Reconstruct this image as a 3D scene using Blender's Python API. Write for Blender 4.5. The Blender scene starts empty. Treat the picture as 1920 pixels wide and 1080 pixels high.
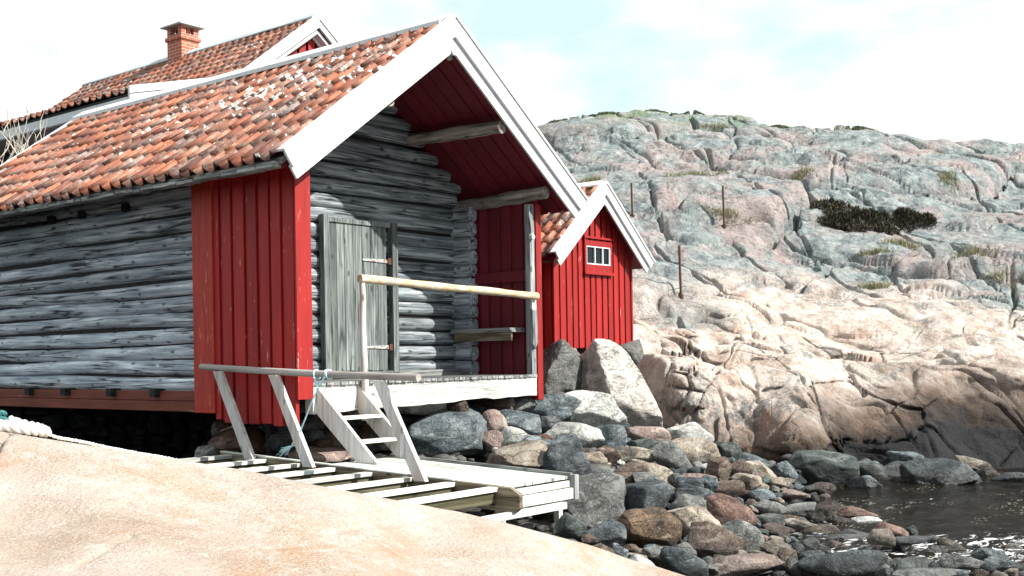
import bpy, math, random
import numpy as np
from mathutils import Vector, Matrix
R = math.radians
random.seed(7)
sc = bpy.context.scene
col = sc.collection

# ------------------------------------------------------------------ camera, sky, sun, exposure
CAM = Vector((-7.9958, -9.1968, 0.2527))
FW = Vector((0.7776195, 0.6287352, 0)); RT = Vector((0.6287352, -0.7776195, 0))
FPX, CX, HY, ROLL = 2151.0, 960.0, 666.5, 0.01636
cd = bpy.data.cameras.new('camera'); cam = bpy.data.objects.new('camera', cd); col.objects.link(cam)
cd.sensor_width = 36; cd.lens = FPX/1920*36; cd.shift_y = (HY-540)/1920
cd.clip_start = 0.1; cd.clip_end = 3000
cam.matrix_world = Matrix.Translation(CAM) @ Matrix.Rotation(-math.atan2(FW.x, FW.y), 4, 'Z') @ Matrix.Rotation(R(90), 4, 'X') @ Matrix.Rotation(-ROLL, 4, 'Z')
sc.camera = cam
SUN_EL = R(40)
sdir = Vector((0.34, -0.94, 0)).normalized()*math.cos(SUN_EL) + Vector((0, 0, math.sin(SUN_EL)))
sl = bpy.data.lights.new('sun', 'SUN'); sl.energy = 4.8; sl.angle = R(0.6); sl.color = (1.0, 0.95, 0.88)
so = bpy.data.objects.new('sun', sl); col.objects.link(so)
so.rotation_euler = sdir.to_track_quat('Z', 'Y').to_euler()
sc.view_settings.view_transform = 'Standard'; sc.view_settings.look = 'None'
sc.view_settings.exposure = 0.97; sc.view_settings.gamma = 1.0
w = bpy.data.worlds.new("World"); sc.world = w; w.use_nodes = True
nt = w.node_tree; nt.nodes.clear()
sky = nt.nodes.new('ShaderNodeTexSky'); sky.sky_type = 'NISHITA'; sky.sun_disc = False
sky.sun_elevation = SUN_EL; sky.sun_rotation = math.atan2(sdir.x, sdir.y)
sky.ozone_density = 1.5; sky.air_density = 1.0; sky.dust_density = 1.2
tc = nt.nodes.new('ShaderNodeTexCoord'); mp = nt.nodes.new('ShaderNodeMapping')
mp.inputs['Scale'].default_value = (1.0, 1.0, 2.2); mp.inputs['Location'].default_value = (0.35, 0.1, 0.0)
n1 = nt.nodes.new('ShaderNodeTexNoise'); n1.inputs['Scale'].default_value = 2.6; n1.inputs['Detail'].default_value = 7; n1.inputs['Roughness'].default_value = 0.55
rp = nt.nodes.new('ShaderNodeValToRGB'); rp.color_ramp.elements[0].position = 0.43; rp.color_ramp.elements[1].position = 0.54
mx = nt.nodes.new('ShaderNodeMixRGB'); mx.inputs['Color2'].default_value = (10.8, 10.9, 10.9, 1)
hz = nt.nodes.new('ShaderNodeMixRGB'); hz.blend_type = 'MIX'; hz.inputs['Fac'].default_value = 0.85; hz.inputs['Color2'].default_value = (7.6, 9.7, 10.0, 1)
bg = nt.nodes.new('ShaderNodeBackground'); bg.inputs['Strength'].default_value = 0.058
out = nt.nodes.new('ShaderNodeOutputWorld')
L = nt.links.new
L(tc.outputs['Generated'], mp.inputs['Vector']); L(mp.outputs[0], n1.inputs['Vector']); L(n1.outputs['Fac'], rp.inputs['Fac'])
L(sky.outputs[0], hz.inputs['Color1']); L(hz.outputs[0], mx.inputs['Color1']); L(rp.outputs['Color'], mx.inputs['Fac'])
L(mx.outputs[0], bg.inputs['Color']); L(bg.outputs[0], out.inputs['Surface'])

# ------------------------------------------------------------------ picture <-> world helpers (used to read sizes off the photograph)
def ray(px, py):
    dx, dy = px-CX, py-HY
    c, s = math.cos(ROLL), math.sin(ROLL)
    return (dx*c-dy*s)/FPX, -(dx*s+dy*c)/FPX          # lateral, height per metre of depth
def wpt(px, py, Z):
    t, h = ray(px, py)
    return CAM + RT*(t*Z) + FW*Z + Vector((0, 0, h*Z))

# ------------------------------------------------------------------ mesh helpers
def tag(o, label=None, cat=None, group=None, kind=None):
    if label: o['label'] = label
    if cat: o['category'] = cat
    if group: o['group'] = group
    if kind: o['kind'] = kind
    return o
ROOTLOC = {}
def empty(name, loc, label=None, cat=None, group=None):
    o = bpy.data.objects.new(name, None); col.objects.link(o); o.location = loc; o.empty_display_size = .1
    ROOTLOC[o.name] = Vector(loc)
    return tag(o, label, cat, group)
def np_mesh(name, V, F, mat, parent=None, smooth=False, attrs=None, loc=None):
    """V (n,3) world coordinates; F (m,k) faces (k = 3 or 4) or list of lists."""
    V = np.asarray(V, dtype=np.float64)
    base = ROOTLOC[parent.name] if parent else (Vector(loc) if loc is not None else Vector((0, 0, 0)))
    V = V - np.array(base)
    me = bpy.data.meshes.new(name)
    if isinstance(F, np.ndarray):
        n, k = F.shape
        me.vertices.add(len(V)); me.vertices.foreach_set('co', V.astype(np.float32).ravel())
        me.loops.add(n*k); me.loops.foreach_set('vertex_index', F.astype(np.int32).ravel())
        me.polygons.add(n); me.polygons.foreach_set('loop_start', (np.arange(n)*k).astype(np.int32))
        me.polygons.foreach_set('loop_total', np.full(n, k, np.int32))
        me.update(calc_edges=True); me.validate()
    else:
        me.from_pydata([tuple(v) for v in V], [], [tuple(f) for f in F]); me.update()
    if smooth: me.polygons.foreach_set('use_smooth', [True]*len(me.polygons))
    for k, a in (attrs or {}).items():
        at = me.attributes.new(k, 'FLOAT', 'POINT'); at.data.foreach_set('value', np.asarray(a, np.float32))
    me.materials.append(mat)
    o = bpy.data.objects.new(name, me); col.objects.link(o)
    if parent:
        o.parent = parent; ROOTLOC[o.name] = base
    else:
        o.location = base; ROOTLOC[o.name] = base
    return o
class MB:
    def __init__(s): s.v = []; s.f = []; s.t = []
    def add(s, vs, fs, tint=None):
        b = len(s.v); tint = random.random() if tint is None else tint
        s.v += [tuple(x) for x in vs]; s.f += [tuple(i+b for i in f) for f in fs]; s.t += [tint]*len(vs)
        return s
    def obox(s, c, ax, ay, az, tint=None):             # centre and three half-axes
        c, ax, ay, az = map(Vector, (c, ax, ay, az))
        vs = [c+ax*i+ay*j+az*k for k in (-1, 1) for j in (-1, 1) for i in (-1, 1)]
        fs = [(0, 2, 3, 1), (4, 5, 7, 6), (0, 1, 5, 4), (2, 6, 7, 3), (0, 4, 6, 2), (1, 3, 7, 5)]
        if ax.cross(ay).dot(az) < 0: fs = [f[::-1] for f in fs]
        return s.add(vs, fs, tint)
    def box(s, x0, x1, y0, y1, z0, z1, tint=None, j=0.0):
        r = lambda: random.uniform(-j, j)
        return s.obox(((x0+x1)/2+r(), (y0+y1)/2+r(), (z0+z1)/2+r()), ((x1-x0)/2, 0, 0), (0, (y1-y0)/2, 0), (0, 0, (z1-z0)/2), tint)
    def bar(s, a, b, wd, th, up=(0, 0, 1), tint=None): # plank from a to b: wd across, th along 'up'
        a, b = Vector(a), Vector(b); d = (b-a); l = d.length; d.normalize()
        side = d.cross(Vector(up)).normalized(); u = side.cross(d).normalized()
        return s.obox((a+b)/2, d*l/2, side*wd/2, u*th/2, tint)
    def prism(s, pts, ext, tint=None):
        pts = [Vector(p) for p in pts]; e = Vector(ext); n = len(pts)
        nrm = Vector((0, 0, 0))
        for i in range(n): nrm += pts[i].cross(pts[(i+1) % n])
        f1 = tuple(range(n)); f2 = tuple(range(2*n-1, n-1, -1))
        sides = [(i, i+n, (i+1) % n+n, (i+1) % n) for i in range(n)]
        fs = [f1, f2]+sides
        if nrm.dot(e) > 0: fs = [f[::-1] for f in fs]
        return s.add(pts+[p+e for p in pts], fs, tint)
    def tube(s, pts, rad, seg=10, tint=None, wob=0.0, cap=True):
        pts = [Vector(p) for p in pts]; n = len(pts)
        rad = rad if isinstance(rad, (list, tuple)) else [rad]*n
        vs = []; ref = None
        for i, p in enumerate(pts):
            d = (pts[min(i+1, n-1)]-pts[max(i-1, 0)]).normalized()
            if ref is None: ref = d.orthogonal().normalized()
            ref = (ref-d*ref.dot(d)).normalized(); bi = d.cross(ref)
            for k in range(seg):
                a = 2*math.pi*k/seg; r = rad[i]*(1+random.uniform(-wob, wob))
                vs.append(p+(ref*math.cos(a)+bi*math.sin(a))*r)
        fs = [(i*seg+k, i*seg+(k+1) % seg, (i+1)*seg+(k+1) % seg, (i+1)*seg+k) for i in range(n-1) for k in range(seg)]
        if cap: fs += [tuple(range(seg))[::-1], tuple((n-1)*seg+k for k in range(seg))]
        return s.add(vs, fs, tint)
    def build(s, name, mat, parent=None, smooth=False, loc=None, bevel=0):
        o = np_mesh(name, np.array(s.v), s.f, mat, parent, smooth, {'tint': s.t}, loc)
        if bevel:
            m = o.modifiers.new('bevel', 'BEVEL'); m.width = bevel; m.segments = 2; m.limit_method = 'ANGLE'
        return o
def smooth_angle(o, ang=40):
    me = o.data
    me.polygons.foreach_set('use_smooth', [True]*len(me.polygons))
    me.set_sharp_from_angle(angle=R(ang))

# ------------------------------------------------------------------ numpy noise
def h2(ix, iy, s=0):
    n = (ix.astype(np.int64)*374761393 + iy.astype(np.int64)*668265263 + s*974634777) & 0xffffffff
    n = ((n ^ (n >> 13))*1274126177) & 0xffffffff
    n = ((n ^ (n >> 16))*2246822519) & 0xffffffff
    return ((n ^ (n >> 15)) & 0xffffff)/float(0xffffff)
def vnoise(x, y, s=0):
    ix, iy = np.floor(x), np.floor(y); fx, fy = x-ix, y-iy
    fx = fx*fx*fx*(fx*(fx*6-15)+10); fy = fy*fy*fy*(fy*(fy*6-15)+10)
    a, b = h2(ix, iy, s), h2(ix+1, iy, s); c, d = h2(ix, iy+1, s), h2(ix+1, iy+1, s)
    return (a*(1-fx)+b*fx)*(1-fy)+(c*(1-fx)+d*fx)*fy
def fbm(x, y, s=0, o=4, g=.5):
    r = 0; a = 1; t = 0
    for i in range(o):
        r = r+a*(vnoise(x*2**i+i*17.3, y*2**i-i*9.1, s+i)-.5); t += a; a *= g
    return r/t*2
def voro(x, y, s=0):
    ix, iy = np.floor(x), np.floor(y)
    f1 = np.full(x.shape, 9.); f2 = np.full(x.shape, 9.); cx = np.zeros_like(x); cy = np.zeros_like(x)
    for i in (-1, 0, 1):
        for j in (-1, 0, 1):
            qx = ix+i+.1+.8*h2(ix+i, iy+j, s); qy = iy+j+.1+.8*h2(ix+i, iy+j, s+1)
            d = np.hypot(qx-x, qy-y); nw = d < f1
            f2 = np.where(nw, f1, np.minimum(f2, d)); cx = np.where(nw, qx, cx); cy = np.where(nw, qy, cy); f1 = np.where(nw, d, f1)
    return f1, f2, cx, cy
def ss(a, b, x):
    t = np.clip((x-a)/(b-a), 0, 1); return t*t*(3-2*t)

# ------------------------------------------------------------------ materials
class NT:
    def __init__(s, name):
        s.m = bpy.data.materials.new(name); s.m.use_nodes = True; s.t = s.m.node_tree; s.t.nodes.clear()
        s.out = s.t.nodes.new('ShaderNodeOutputMaterial'); s.b = s.t.nodes.new('ShaderNodeBsdfPrincipled')
        s.t.links.new(s.b.outputs[0], s.out.inputs[0]); s.b.inputs['Roughness'].default_value = .8
        s.b.inputs['Specular IOR Level'].default_value = .3
        s.co = s.t.nodes.new('ShaderNodeTexCoord').outputs['Object']
    def _set(s, sock, v):
        if isinstance(v, bpy.types.NodeSocket): s.t.links.new(v, sock)
        elif isinstance(v, tuple) and len(v) == 3 and sock.type == 'RGBA': sock.default_value = (*v, 1)
        else: sock.default_value = v
    def map(s, scale=(1, 1, 1), rot=(0, 0, 0), loc=(0, 0, 0), v=None):
        n = s.t.nodes.new('ShaderNodeMapping'); s.t.links.new(v or s.co, n.inputs[0])
        n.inputs['Scale'].default_value = scale; n.inputs['Rotation'].default_value = rot; n.inputs['Location'].default_value = loc
        return n.outputs[0]
    def noise(s, v, scale, detail=4, rough=.55, dist=0):
        n = s.t.nodes.new('ShaderNodeTexNoise'); s.t.links.new(v, n.inputs['Vector'])
        n.inputs['Scale'].default_value = scale; n.inputs['Detail'].default_value = detail; n.inputs['Roughness'].default_value = rough; n.inputs['Distortion'].default_value = dist
        return n.outputs['Fac']
    def vor(s, v, scale, feature='F1', out='Distance', rand=1.0):
        n = s.t.nodes.new('ShaderNodeTexVoronoi'); s.t.links.new(v, n.inputs['Vector']); n.feature = feature
        n.inputs['Scale'].default_value = scale; n.inputs['Randomness'].default_value = rand
        return n.outputs[out]
    def ramp(s, f, stops, interp='LINEAR'):
        n = s.t.nodes.new('ShaderNodeValToRGB'); s._set(n.inputs[0], f); e = n.color_ramp.elements; n.color_ramp.interpolation = interp
        while len(e) < len(stops): e.new(.5)
        for i, (p, c) in enumerate(stops):
            e[i].position = p; c = (c, c, c) if not isinstance(c, tuple) else c; e[i].color = (*c, 1)
        return n.outputs[0]
    def mix(s, f, a, b, mode='MIX'):
        n = s.t.nodes.new('ShaderNodeMixRGB'); n.blend_type = mode
        s._set(n.inputs[0], f); s._set(n.inputs[1], a); s._set(n.inputs[2], b); return n.outputs[0]
    def math(s, op, a, b=0.0, clamp=False):
        n = s.t.nodes.new('ShaderNodeMath'); n.operation = op; n.use_clamp = clamp
        s._set(n.inputs[0], a); s._set(n.inputs[1], b); return n.outputs[0]
    def attr(s, name):
        n = s.t.nodes.new('ShaderNodeAttribute'); n.attribute_name = name; return n.outputs['Fac']
    def rnd(s): return s.t.nodes.new('ShaderNodeObjectInfo').outputs['Random']
    def wz(s):
        g = s.t.nodes.new('ShaderNodeNewGeometry'); x = s.t.nodes.new('ShaderNodeSeparateXYZ'); s.t.links.new(g.outputs['Position'], x.inputs[0]); return x.outputs['Z']
    def wpos(s): return s.t.nodes.new('ShaderNodeNewGeometry').outputs['Position']
    def sep(s, v, k):
        x = s.t.nodes.new('ShaderNodeSeparateXYZ'); s.t.links.new(v, x.inputs[0]); return x.outputs[k]
    def bump(s, h, dist=.01, strength=1.0, prev=None):
        n = s.t.nodes.new('ShaderNodeBump'); s._set(n.inputs['Height'], h); n.inputs['Distance'].default_value = dist; n.inputs['Strength'].default_value = strength
        if prev: s.t.links.new(prev, n.inputs['Normal'])
        return n.outputs[0]
    def fin(s, color, rough=None, normal=None, spec=None):
        s._set(s.b.inputs['Base Color'], color)
        if rough is not None: s._set(s.b.inputs['Roughness'], rough)
        if normal is not None: s._set(s.b.inputs['Normal'], normal)
        if spec is not None: s.b.inputs['Specular IOR Level'].default_value = spec
        return s.m
AX = {'x': (1, 0, 0), 'y': (0, 1, 0), 'z': (0, 0, 1)}
def stretch(axis, along, across):
    return tuple(along if 'xyz'[i] == axis else across for i in range(3))
def m_wood(name, axis, dark, mid, light, scale=1.0, crack=.6, bump=.006, knots=True, rough=.8, warm=None):
    n = NT(name); tint = n.attr('tint')
    off = n.t.nodes.new('ShaderNodeVectorMath'); off.operation = 'ADD'
    cmb = n.t.nodes.new('ShaderNodeCombineXYZ'); t37 = n.math('MULTIPLY', tint, 37.0)
    for i in range(3): n.t.links.new(t37, cmb.inputs[i])
    n.t.links.new(n.co, off.inputs[0]); n.t.links.new(cmb.outputs[0], off.inputs[1]); co = off.outputs[0]
    a = n.map(stretch(axis, .9*scale, 21*scale), v=co)
    f1 = n.noise(a, 1.3, 8, .66, .15)
    f2 = n.noise(n.map(stretch(axis, .9, 2.5), v=co), 1.0, 4)
    c = n.ramp(f1, [(.28, dark), (.47, mid), (.62, light), (.8, tuple(min(1, x*1.25) for x in light))])
    c = n.mix(n.ramp(f2, [(.35, 0.), (.65, 1.)]), n.mix(.55, c, dark, 'MIX'), c)
    if warm: c = n.mix(n.ramp(n.noise(n.map(stretch(axis, .8, 5), v=co), 1.2, 5), [(.45, 0.), (.65, .8)]), c, warm)
    tv = n.math('ADD', n.math('MULTIPLY', tint, .5), .72)
    c = n.mix(1.0, c, n.mix(0.0, tv, tv), 'MULTIPLY')
    cr = n.noise(n.map(stretch(axis, .40*scale, 10*scale), v=co), 1.4, 5, .5, .3)
    cl = n.ramp(cr, [(.46, 0.), (.495, 1.), (.505, 1.), (.54, 0.)])
    gate = n.ramp(n.noise(n.map(stretch(axis, .7, 3), v=co), 1.7, 2), [(.42, 0.), (.55, 1.)])
    cl = n.math('MULTIPLY', cl, gate)
    c = n.mix(n.math('MULTIPLY', cl, crack), c, (.01, .011, .012))
    if knots:
        k = n.vor(n.map(stretch(axis, 3.2, 7), v=co), 1.0)
        k = n.ramp(k, [(.10, 1.), (.17, 0.)]); c = n.mix(n.math('MULTIPLY', k, .75), c, tuple(x*.35 for x in dark))
    hgt = n.math('SUBTRACT', f1, n.math('MULTIPLY', cl, .9))
    return n.fin(c, rough, n.bump(hgt, bump, .9))
def m_paint(name, color, dark, wear, amt=.5, axis='z', rough=.55, bump=.002):
    n = NT(name); tint = n.attr('tint')
    off = n.t.nodes.new('ShaderNodeVectorMath'); off.operation = 'ADD'
    cmb = n.t.nodes.new('ShaderNodeCombineXYZ'); t37 = n.math('MULTIPLY', tint, 31.0)
    for i in range(3): n.t.links.new(t37, cmb.inputs[i])
    n.t.links.new(n.co, off.inputs[0]); n.t.links.new(cmb.outputs[0], off.inputs[1]); co = off.outputs[0]
    f = n.noise(n.map(stretch(axis, 1.2, 14), v=co), 1.2, 6, .6)
    c = n.mix(n.ramp(f, [(.3, 0.), (.7, 1.)]), dark, color)
    tv = n.math('ADD', n.math('MULTIPLY', tint, .35), .8)
    c = n.mix(1.0, c, n.mix(0.0, tv, tv), 'MULTIPLY')
    fl = n.noise(n.map(stretch(axis, 5, 26), v=co), 1.0, 6, .65)
    fl = n.ramp(fl, [(.66-.10*amt, 0.), (.70-.10*amt, 1.)])
    gate = n.ramp(n.noise(co, 1.6, 3), [(.62-.3*amt, 0.), (.75-.3*amt, 1.)])
    c = n.mix(n.math('MULTIPLY', fl, gate), c, wear)
    return n.fin(c, rough, n.bump(f, bump, .8))

M = {}
M['log_y'] = m_wood('weathered log wood side brightened', 'y', (.11, .135, .17), (.36, .41, .465), (.68, .73, .78), .9, .97, .009)  # wood tone raised to make up for the shade on the side wall
M['log_x'] = m_wood('weathered log wood front shade-darkened', 'x', (.045, .056, .068), (.17, .20, .22), (.45, .49, .51), .9, .97, .011)  # same wood toned down, porch shade put into the colour
M['door'] = m_wood('weathered door planks', 'z', (.05, .06, .06), (.16, .185, .18), (.28, .31, .30), 1.2, .9, .004, True, .8)
M['grey_z'] = m_wood('grey weathered wood upright', 'z', (.08, .09, .10), (.25, .27, .28), (.42, .44, .44), 1.2, .8, .003)
M['grey_y'] = m_wood('grey weathered wood lengthwise', 'y', (.08, .09, .09), (.25, .26, .26), (.45, .46, .44), 1.2, .8, .003)
M['grey_x'] = m_wood('grey weathered wood crosswise', 'x', (.08, .09, .09), (.25, .26, .26), (.45, .46, .44), 1.2, .8, .003)
M['pale_x'] = m_wood('pale bleached timber crosswise', 'x', (.36, .37, .34), (.60, .61, .57), (.74, .75, .71), 1.0, .4, .003)
M['pale_y'] = m_wood('pale bleached timber lengthwise', 'y', (.34, .37, .33), (.54, .57, .52), (.70, .73, .67), 1.0, .4, .003)
M['new_z'] = m_wood('pale planed timber', 'z', (.34, .32, .31), (.54, .53, .53), (.68, .68, .69), .9, .3, .002, True, .7, (.45, .36, .29))
M['rail_pale'] = m_wood('bleached round pole', 'y', (.30, .27, .25), (.45, .41, .39), (.58, .55, .53), .8, .3, .002)
M['brown_y'] = m_wood('brown wet slipway beam', 'y', (.05, .04, .025), (.17, .13, .085), (.32, .28, .21), 1.0, .6, .005)
M['brown_x'] = m_wood('brown wet cross beam', 'x', (.03, .03, .015), (.09, .08, .045), (.20, .18, .12), 1.0, .6, .004)
M['purlin'] = m_wood('brownish barkless log', 'y', (.12, .10, .09), (.34, .30, .27), (.52, .48, .44), .8, .7, .005)
M['sill'] = m_paint('faded brown red beam paint', (.20, .055, .035), (.10, .03, .022), (.42, .34, .30), .35, 'y', .8, .004)
M['red'] = m_paint('falu red board paint', (.33, .015, .013), (.22, .010, .010), (.55, .32, .29), .40)
M['red_worn'] = m_paint('worn red orange board paint', (.40, .035, .02), (.26, .02, .015), (.50, .19, .10), .55)
M['red_shade'] = m_paint('shade-darkened red paint', (.15, .013, .024), (.10, .009, .017), (.22, .05, .06), .1, 'z')  # red paint darkened: shade of the porch inside is in the colour
M['purple'] = m_paint('dark plum board paint', (.10, .018, .04), (.07, .012, .03), (.2, .1, .12), .1)
M['white'] = m_paint('white gloss board paint', (.74, .76, .78), (.60, .62, .64), (.45, .46, .45), .45, 'z', .5, .001)
M['rust'] = NT('rusted iron').fin((.09, .04, .025), .8)
n = NT('galvanised hinge metal'); f = n.noise(n.co, 30, 4)
n.b.inputs['Metallic'].default_value = .3
M['hinge'] = n.fin(n.mix(n.ramp(f, [(.55, 0.), (.65, 1.)]), (.42, .44, .44), (.20, .07, .03)), .5)
n = NT('dark glass pane'); M['glass'] = n.fin((.008, .014, .018), .12, None, .15)
M['cap'] = NT('grey cement chimney cap').fin((.38, .43, .42), .8)
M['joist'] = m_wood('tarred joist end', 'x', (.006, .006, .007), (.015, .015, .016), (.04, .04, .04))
n = NT('white nylon rope'); M['rope'] = n.fin(n.mix(n.noise(n.co, 60, 3), (.70, .66, .58), (.82, .80, .74)), .8)
n = NT('pale blue rope'); M['rope_blue'] = n.fin(n.mix(n.noise(n.co, 80, 3), (.30, .55, .62), (.62, .80, .84)), .7)
M['teal'] = NT('teal rope').fin((.03, .13, .13), .7)

def m_tiles():
    n = NT('clay pantile'); t = n.attr('tint')
    c = n.ramp(t, [(0, (.10, .05, .04)), (.10, (.24, .095, .06)), (.3, (.35, .12, .07)), (.6, (.45, .165, .09)), (.8, (.48, .205, .115)), (.92, (.34, .19, .16)), (1, (.28, .24, .22))])
    f = n.noise(n.co, 9, 5, .65)
    c = n.mix(n.ramp(f, [(.35, .0), (.7, .6)]), c, (.20, .08, .06))
    c = n.mix(n.ramp(n.noise(n.map((.7, 5, .7)), 1.2, 5, .6), [(.47, 0.), (.62, .8)]), c, (.10, .055, .05))
    st = n.noise(n.co, 2.2, 3)
    c = n.mix(n.math('MULTIPLY', n.ramp(st, [(.45, 0.), (.62, .7)]), n.ramp(n.noise(n.co, 14, 4), [(.42, 0.), (.6, 1.)])), c, (.34, .30, .26))
    lich = n.attr('lichen')
    l2 = n.noise(n.co, 8.5, 5, .55)
    lm = n.ramp(n.math('ADD', n.math('MULTIPLY', lich, .135), l2), [(.655, 0.), (.675, 1.)])
    c = n.mix(lm, c, n.mix(n.noise(n.co, 25, 2), (.62, .64, .62), (.78, .79, .76)))
    sp = n.vor(n.co, 13.0); c = n.mix(n.math('MULTIPLY', n.ramp(sp, [(.10, 1.), (.13, 0.)]), n.ramp(n.noise(n.co, 1.3, 2), [(.56, 0.), (.6, .7)])), c, (.7, .68, .6))
    return n.fin(c, .85, n.bump(n.noise(n.co, 45, 4), .004, .7))
M['tile'] = m_tiles()
def m_brick():
    n = NT('orange chimney brick')
    b = n.t.nodes.new('ShaderNodeTexBrick')
    cmb = n.t.nodes.new('ShaderNodeCombineXYZ')
    n.t.links.new(n.math('ADD', n.sep(n.co, 0), n.sep(n.co, 1)), cmb.inputs[0]); n.t.links.new(n.sep(n.co, 2), cmb.inputs[1])
    n.t.links.new(cmb.outputs[0], b.inputs['Vector'])
    b.inputs['Color1'].default_value = (.42, .13, .08, 1); b.inputs['Color2'].default_value = (.34, .10, .06, 1); b.inputs['Mortar'].default_value = (.5, .42, .36, 1)
    b.inputs['Scale'].default_value = 1; b.inputs['Brick Width'].default_value = .25; b.inputs['Row Height'].default_value = .075; b.inputs['Mortar Size'].default_value = .006
    return n.fin(b.outputs['Color'], .85)
M['brick'] = m_brick()

def m_stone(name, c1, c2, c3, speck=.5, wet=True, tint_amt=.35, scale=1.0):
    n = NT(name)
    off = n.t.nodes.new('ShaderNodeVectorMath'); off.operation = 'ADD'
    cmb = n.t.nodes.new('ShaderNodeCombineXYZ'); rr = n.rnd(); r = n.math('MULTIPLY', rr, 50.0)
    for i in range(3): n.t.links.new(r, cmb.inputs[i])
    n.t.links.new(n.wpos(), off.inputs[0]); n.t.links.new(cmb.outputs[0], off.inputs[1]); co = off.outputs[0]
    f = n.noise(co, 3.5*scale, 6, .6, .6)
    c = n.ramp(f, [(.33, c1), (.5, c2), (.66, c3)])
    g = n.noise(co, 48, 3, .7); c = n.mix(n.ramp(g, [(.38, speck), (.55, 0.)]), c, tuple(x*.35 for x in c1))
    g2 = n.noise(co, 75, 2, .7); c = n.mix(n.ramp(g2, [(.56, 0.), (.68, speck*.7)]), c, tuple(min(.85, x*1.6+.08) for x in c3))
    band = n.noise(n.map((1, 1.5, 6), (0.5, .3, 0), v=co), 1.6, 4, .6, 1.2)
    c = n.mix(n.ramp(band, [(.60, 0.), (.66, .45), (.72, 0.)]), c, tuple(min(.9, x*1.5+.1) for x in c3))
    v = n.math('ADD', n.math('MULTIPLY', rr, tint_amt), .86-tint_amt/2)
    c = n.mix(1.0, c, n.mix(0.0, v, v), 'MULTIPLY')
    rough = .8
    if wet:
        z = n.wz(); zz = n.math('ADD', z, n.math('MULTIPLY', n.noise(co, 3, 3), .5))
        wm = n.ramp(n.math('MULTIPLY', n.math('ADD', zz, 2.0), .5), [(.27, 1.), (.42, 0.)])
        c = n.mix(n.math('MULTIPLY', wm, .72), c, (.012, .012, .011)); rough = n.math('SUBTRACT', .82, n.math('MULTIPLY', wm, .5))
    cr = n.noise(n.map((1, 1, 2.2), v=co), 2.2, 8, .6, .9)
    crl = n.ramp(cr, [(.485, 0.), (.5, 1.), (.515, 0.)])
    h = n.math('SUBTRACT', n.math('ADD', n.noise(co, 11, 8, .66), n.math('MULTIPLY', n.noise(co, 60, 3), .25)), n.math('MULTIPLY', crl, .35))
    return n.fin(c, rough, n.bump(h, .05, 1.0), .4)
ST = {
 'grey': m_stone('grey granite', (0.074, 0.079, 0.079), (0.172, 0.178, 0.172), (0.298, 0.305, 0.291)),
 'blue': m_stone('blue grey gneiss', (0.035, 0.05, 0.059), (0.113, 0.143, 0.16), (0.277, 0.312, 0.326)),
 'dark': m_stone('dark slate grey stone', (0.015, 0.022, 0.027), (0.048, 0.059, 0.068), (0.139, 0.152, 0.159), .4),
 'green': m_stone('dark green grey stone', (0.017, 0.025, 0.025), (0.059, 0.077, 0.074), (0.194, 0.215, 0.201), .4),
 'white': m_stone('whitish granite', (.34, .34, .32), (.50, .51, .48), (.63, .64, .62), .4),
 'pale': m_stone('pale streaked granite', (.33, .31, .28), (.50, .47, .43), (.63, .61, .57), .3),
 'pink': m_stone('pink granite', (0.18, 0.12, 0.102), (0.302, 0.223, 0.194), (0.462, 0.378, 0.336), .4),
 'red': m_stone('reddish granite', (0.069, 0.037, 0.03), (0.149, 0.083, 0.065), (0.263, 0.173, 0.139), .5),
 'tan': m_stone('tan granite', (0.146, 0.117, 0.088), (0.295, 0.253, 0.204), (0.475, 0.426, 0.36), .4),
 'brown': m_stone('brown stone', (0.035, 0.022, 0.017), (0.101, 0.071, 0.056), (0.222, 0.173, 0.139), .5),
 'orange': m_stone('orange stained dark stone', (0.025, 0.022, 0.022), (0.107, 0.065, 0.039), (0.249, 0.173, 0.104), .6)}

# ------------------------------------------------------------------ terrain: base heights by thin plate spline
CP = [  # px, py, depth  (points of the ground as the photo shows them)
 (0,905,12),(200,880,13.2),(420,868,13),(600,855,12.8),(200,820,19),(500,800,18),(800,838,13.5),(900,815,14.6),(1000,775,15.6),(1090,745,17),(1180,690,18.6),
 (1050,690,17.2),(700,935,11.5),(900,965,10.8),(1030,985,10.2),(1100,1000,9.9),(1200,920,12.8),(1200,1000,10.7),(1300,1065,9.7),(1400,1000,11.3),(1400,905,14.2),
 (1450,868,16.6),(1300,845,16.2),(1600,1055,10.4),(1500,930,14.9),(1180,800,16.3),
 (1250,812,17.4),(1400,856,17.6),(1600,884,18.0),(1780,888,18.1),(1920,890,18.2),
 (1350,745,18.2),(1350,700,19.1),(1350,640,21.5),(1500,780,18.1),(1500,725,18.9),(1500,665,21.0),(1500,615,23.6),(1700,800,18.6),(1700,730,19.4),(1700,655,21.8),(1700,600,24.6),(1900,820,18.8),(1900,740,19.6),(1900,645,22.2),(1900,560,25.8),
 (1250,700,20.5),(1250,640,22.2),(1250,560,24.3),(1250,480,27),(1500,520,27),(1500,430,30.4),(1700,500,27.6),(1700,440,31.2),(1900,470,29.2),
 (1250,400,29.8),(1250,330,33.4),(1500,370,32.4),(1700,370,32.9),(1900,380,33.2),(1250,262,38),(1500,292,37.6),(1700,305,37),(1900,308,38),
 (1000,240,43),(1100,215,43.5),(1250,208,43.5),(1400,222,43.5),(1500,236,43.5),(1600,240,43),(1680,258,43),(1760,270,43),(1850,270,43),(1920,265,43),
 (1000,500,28),(1000,350,35),(700,440,40),(300,610,26),(600,600,22),(2200,900,19),(2200,560,26),(2200,330,38)]
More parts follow.
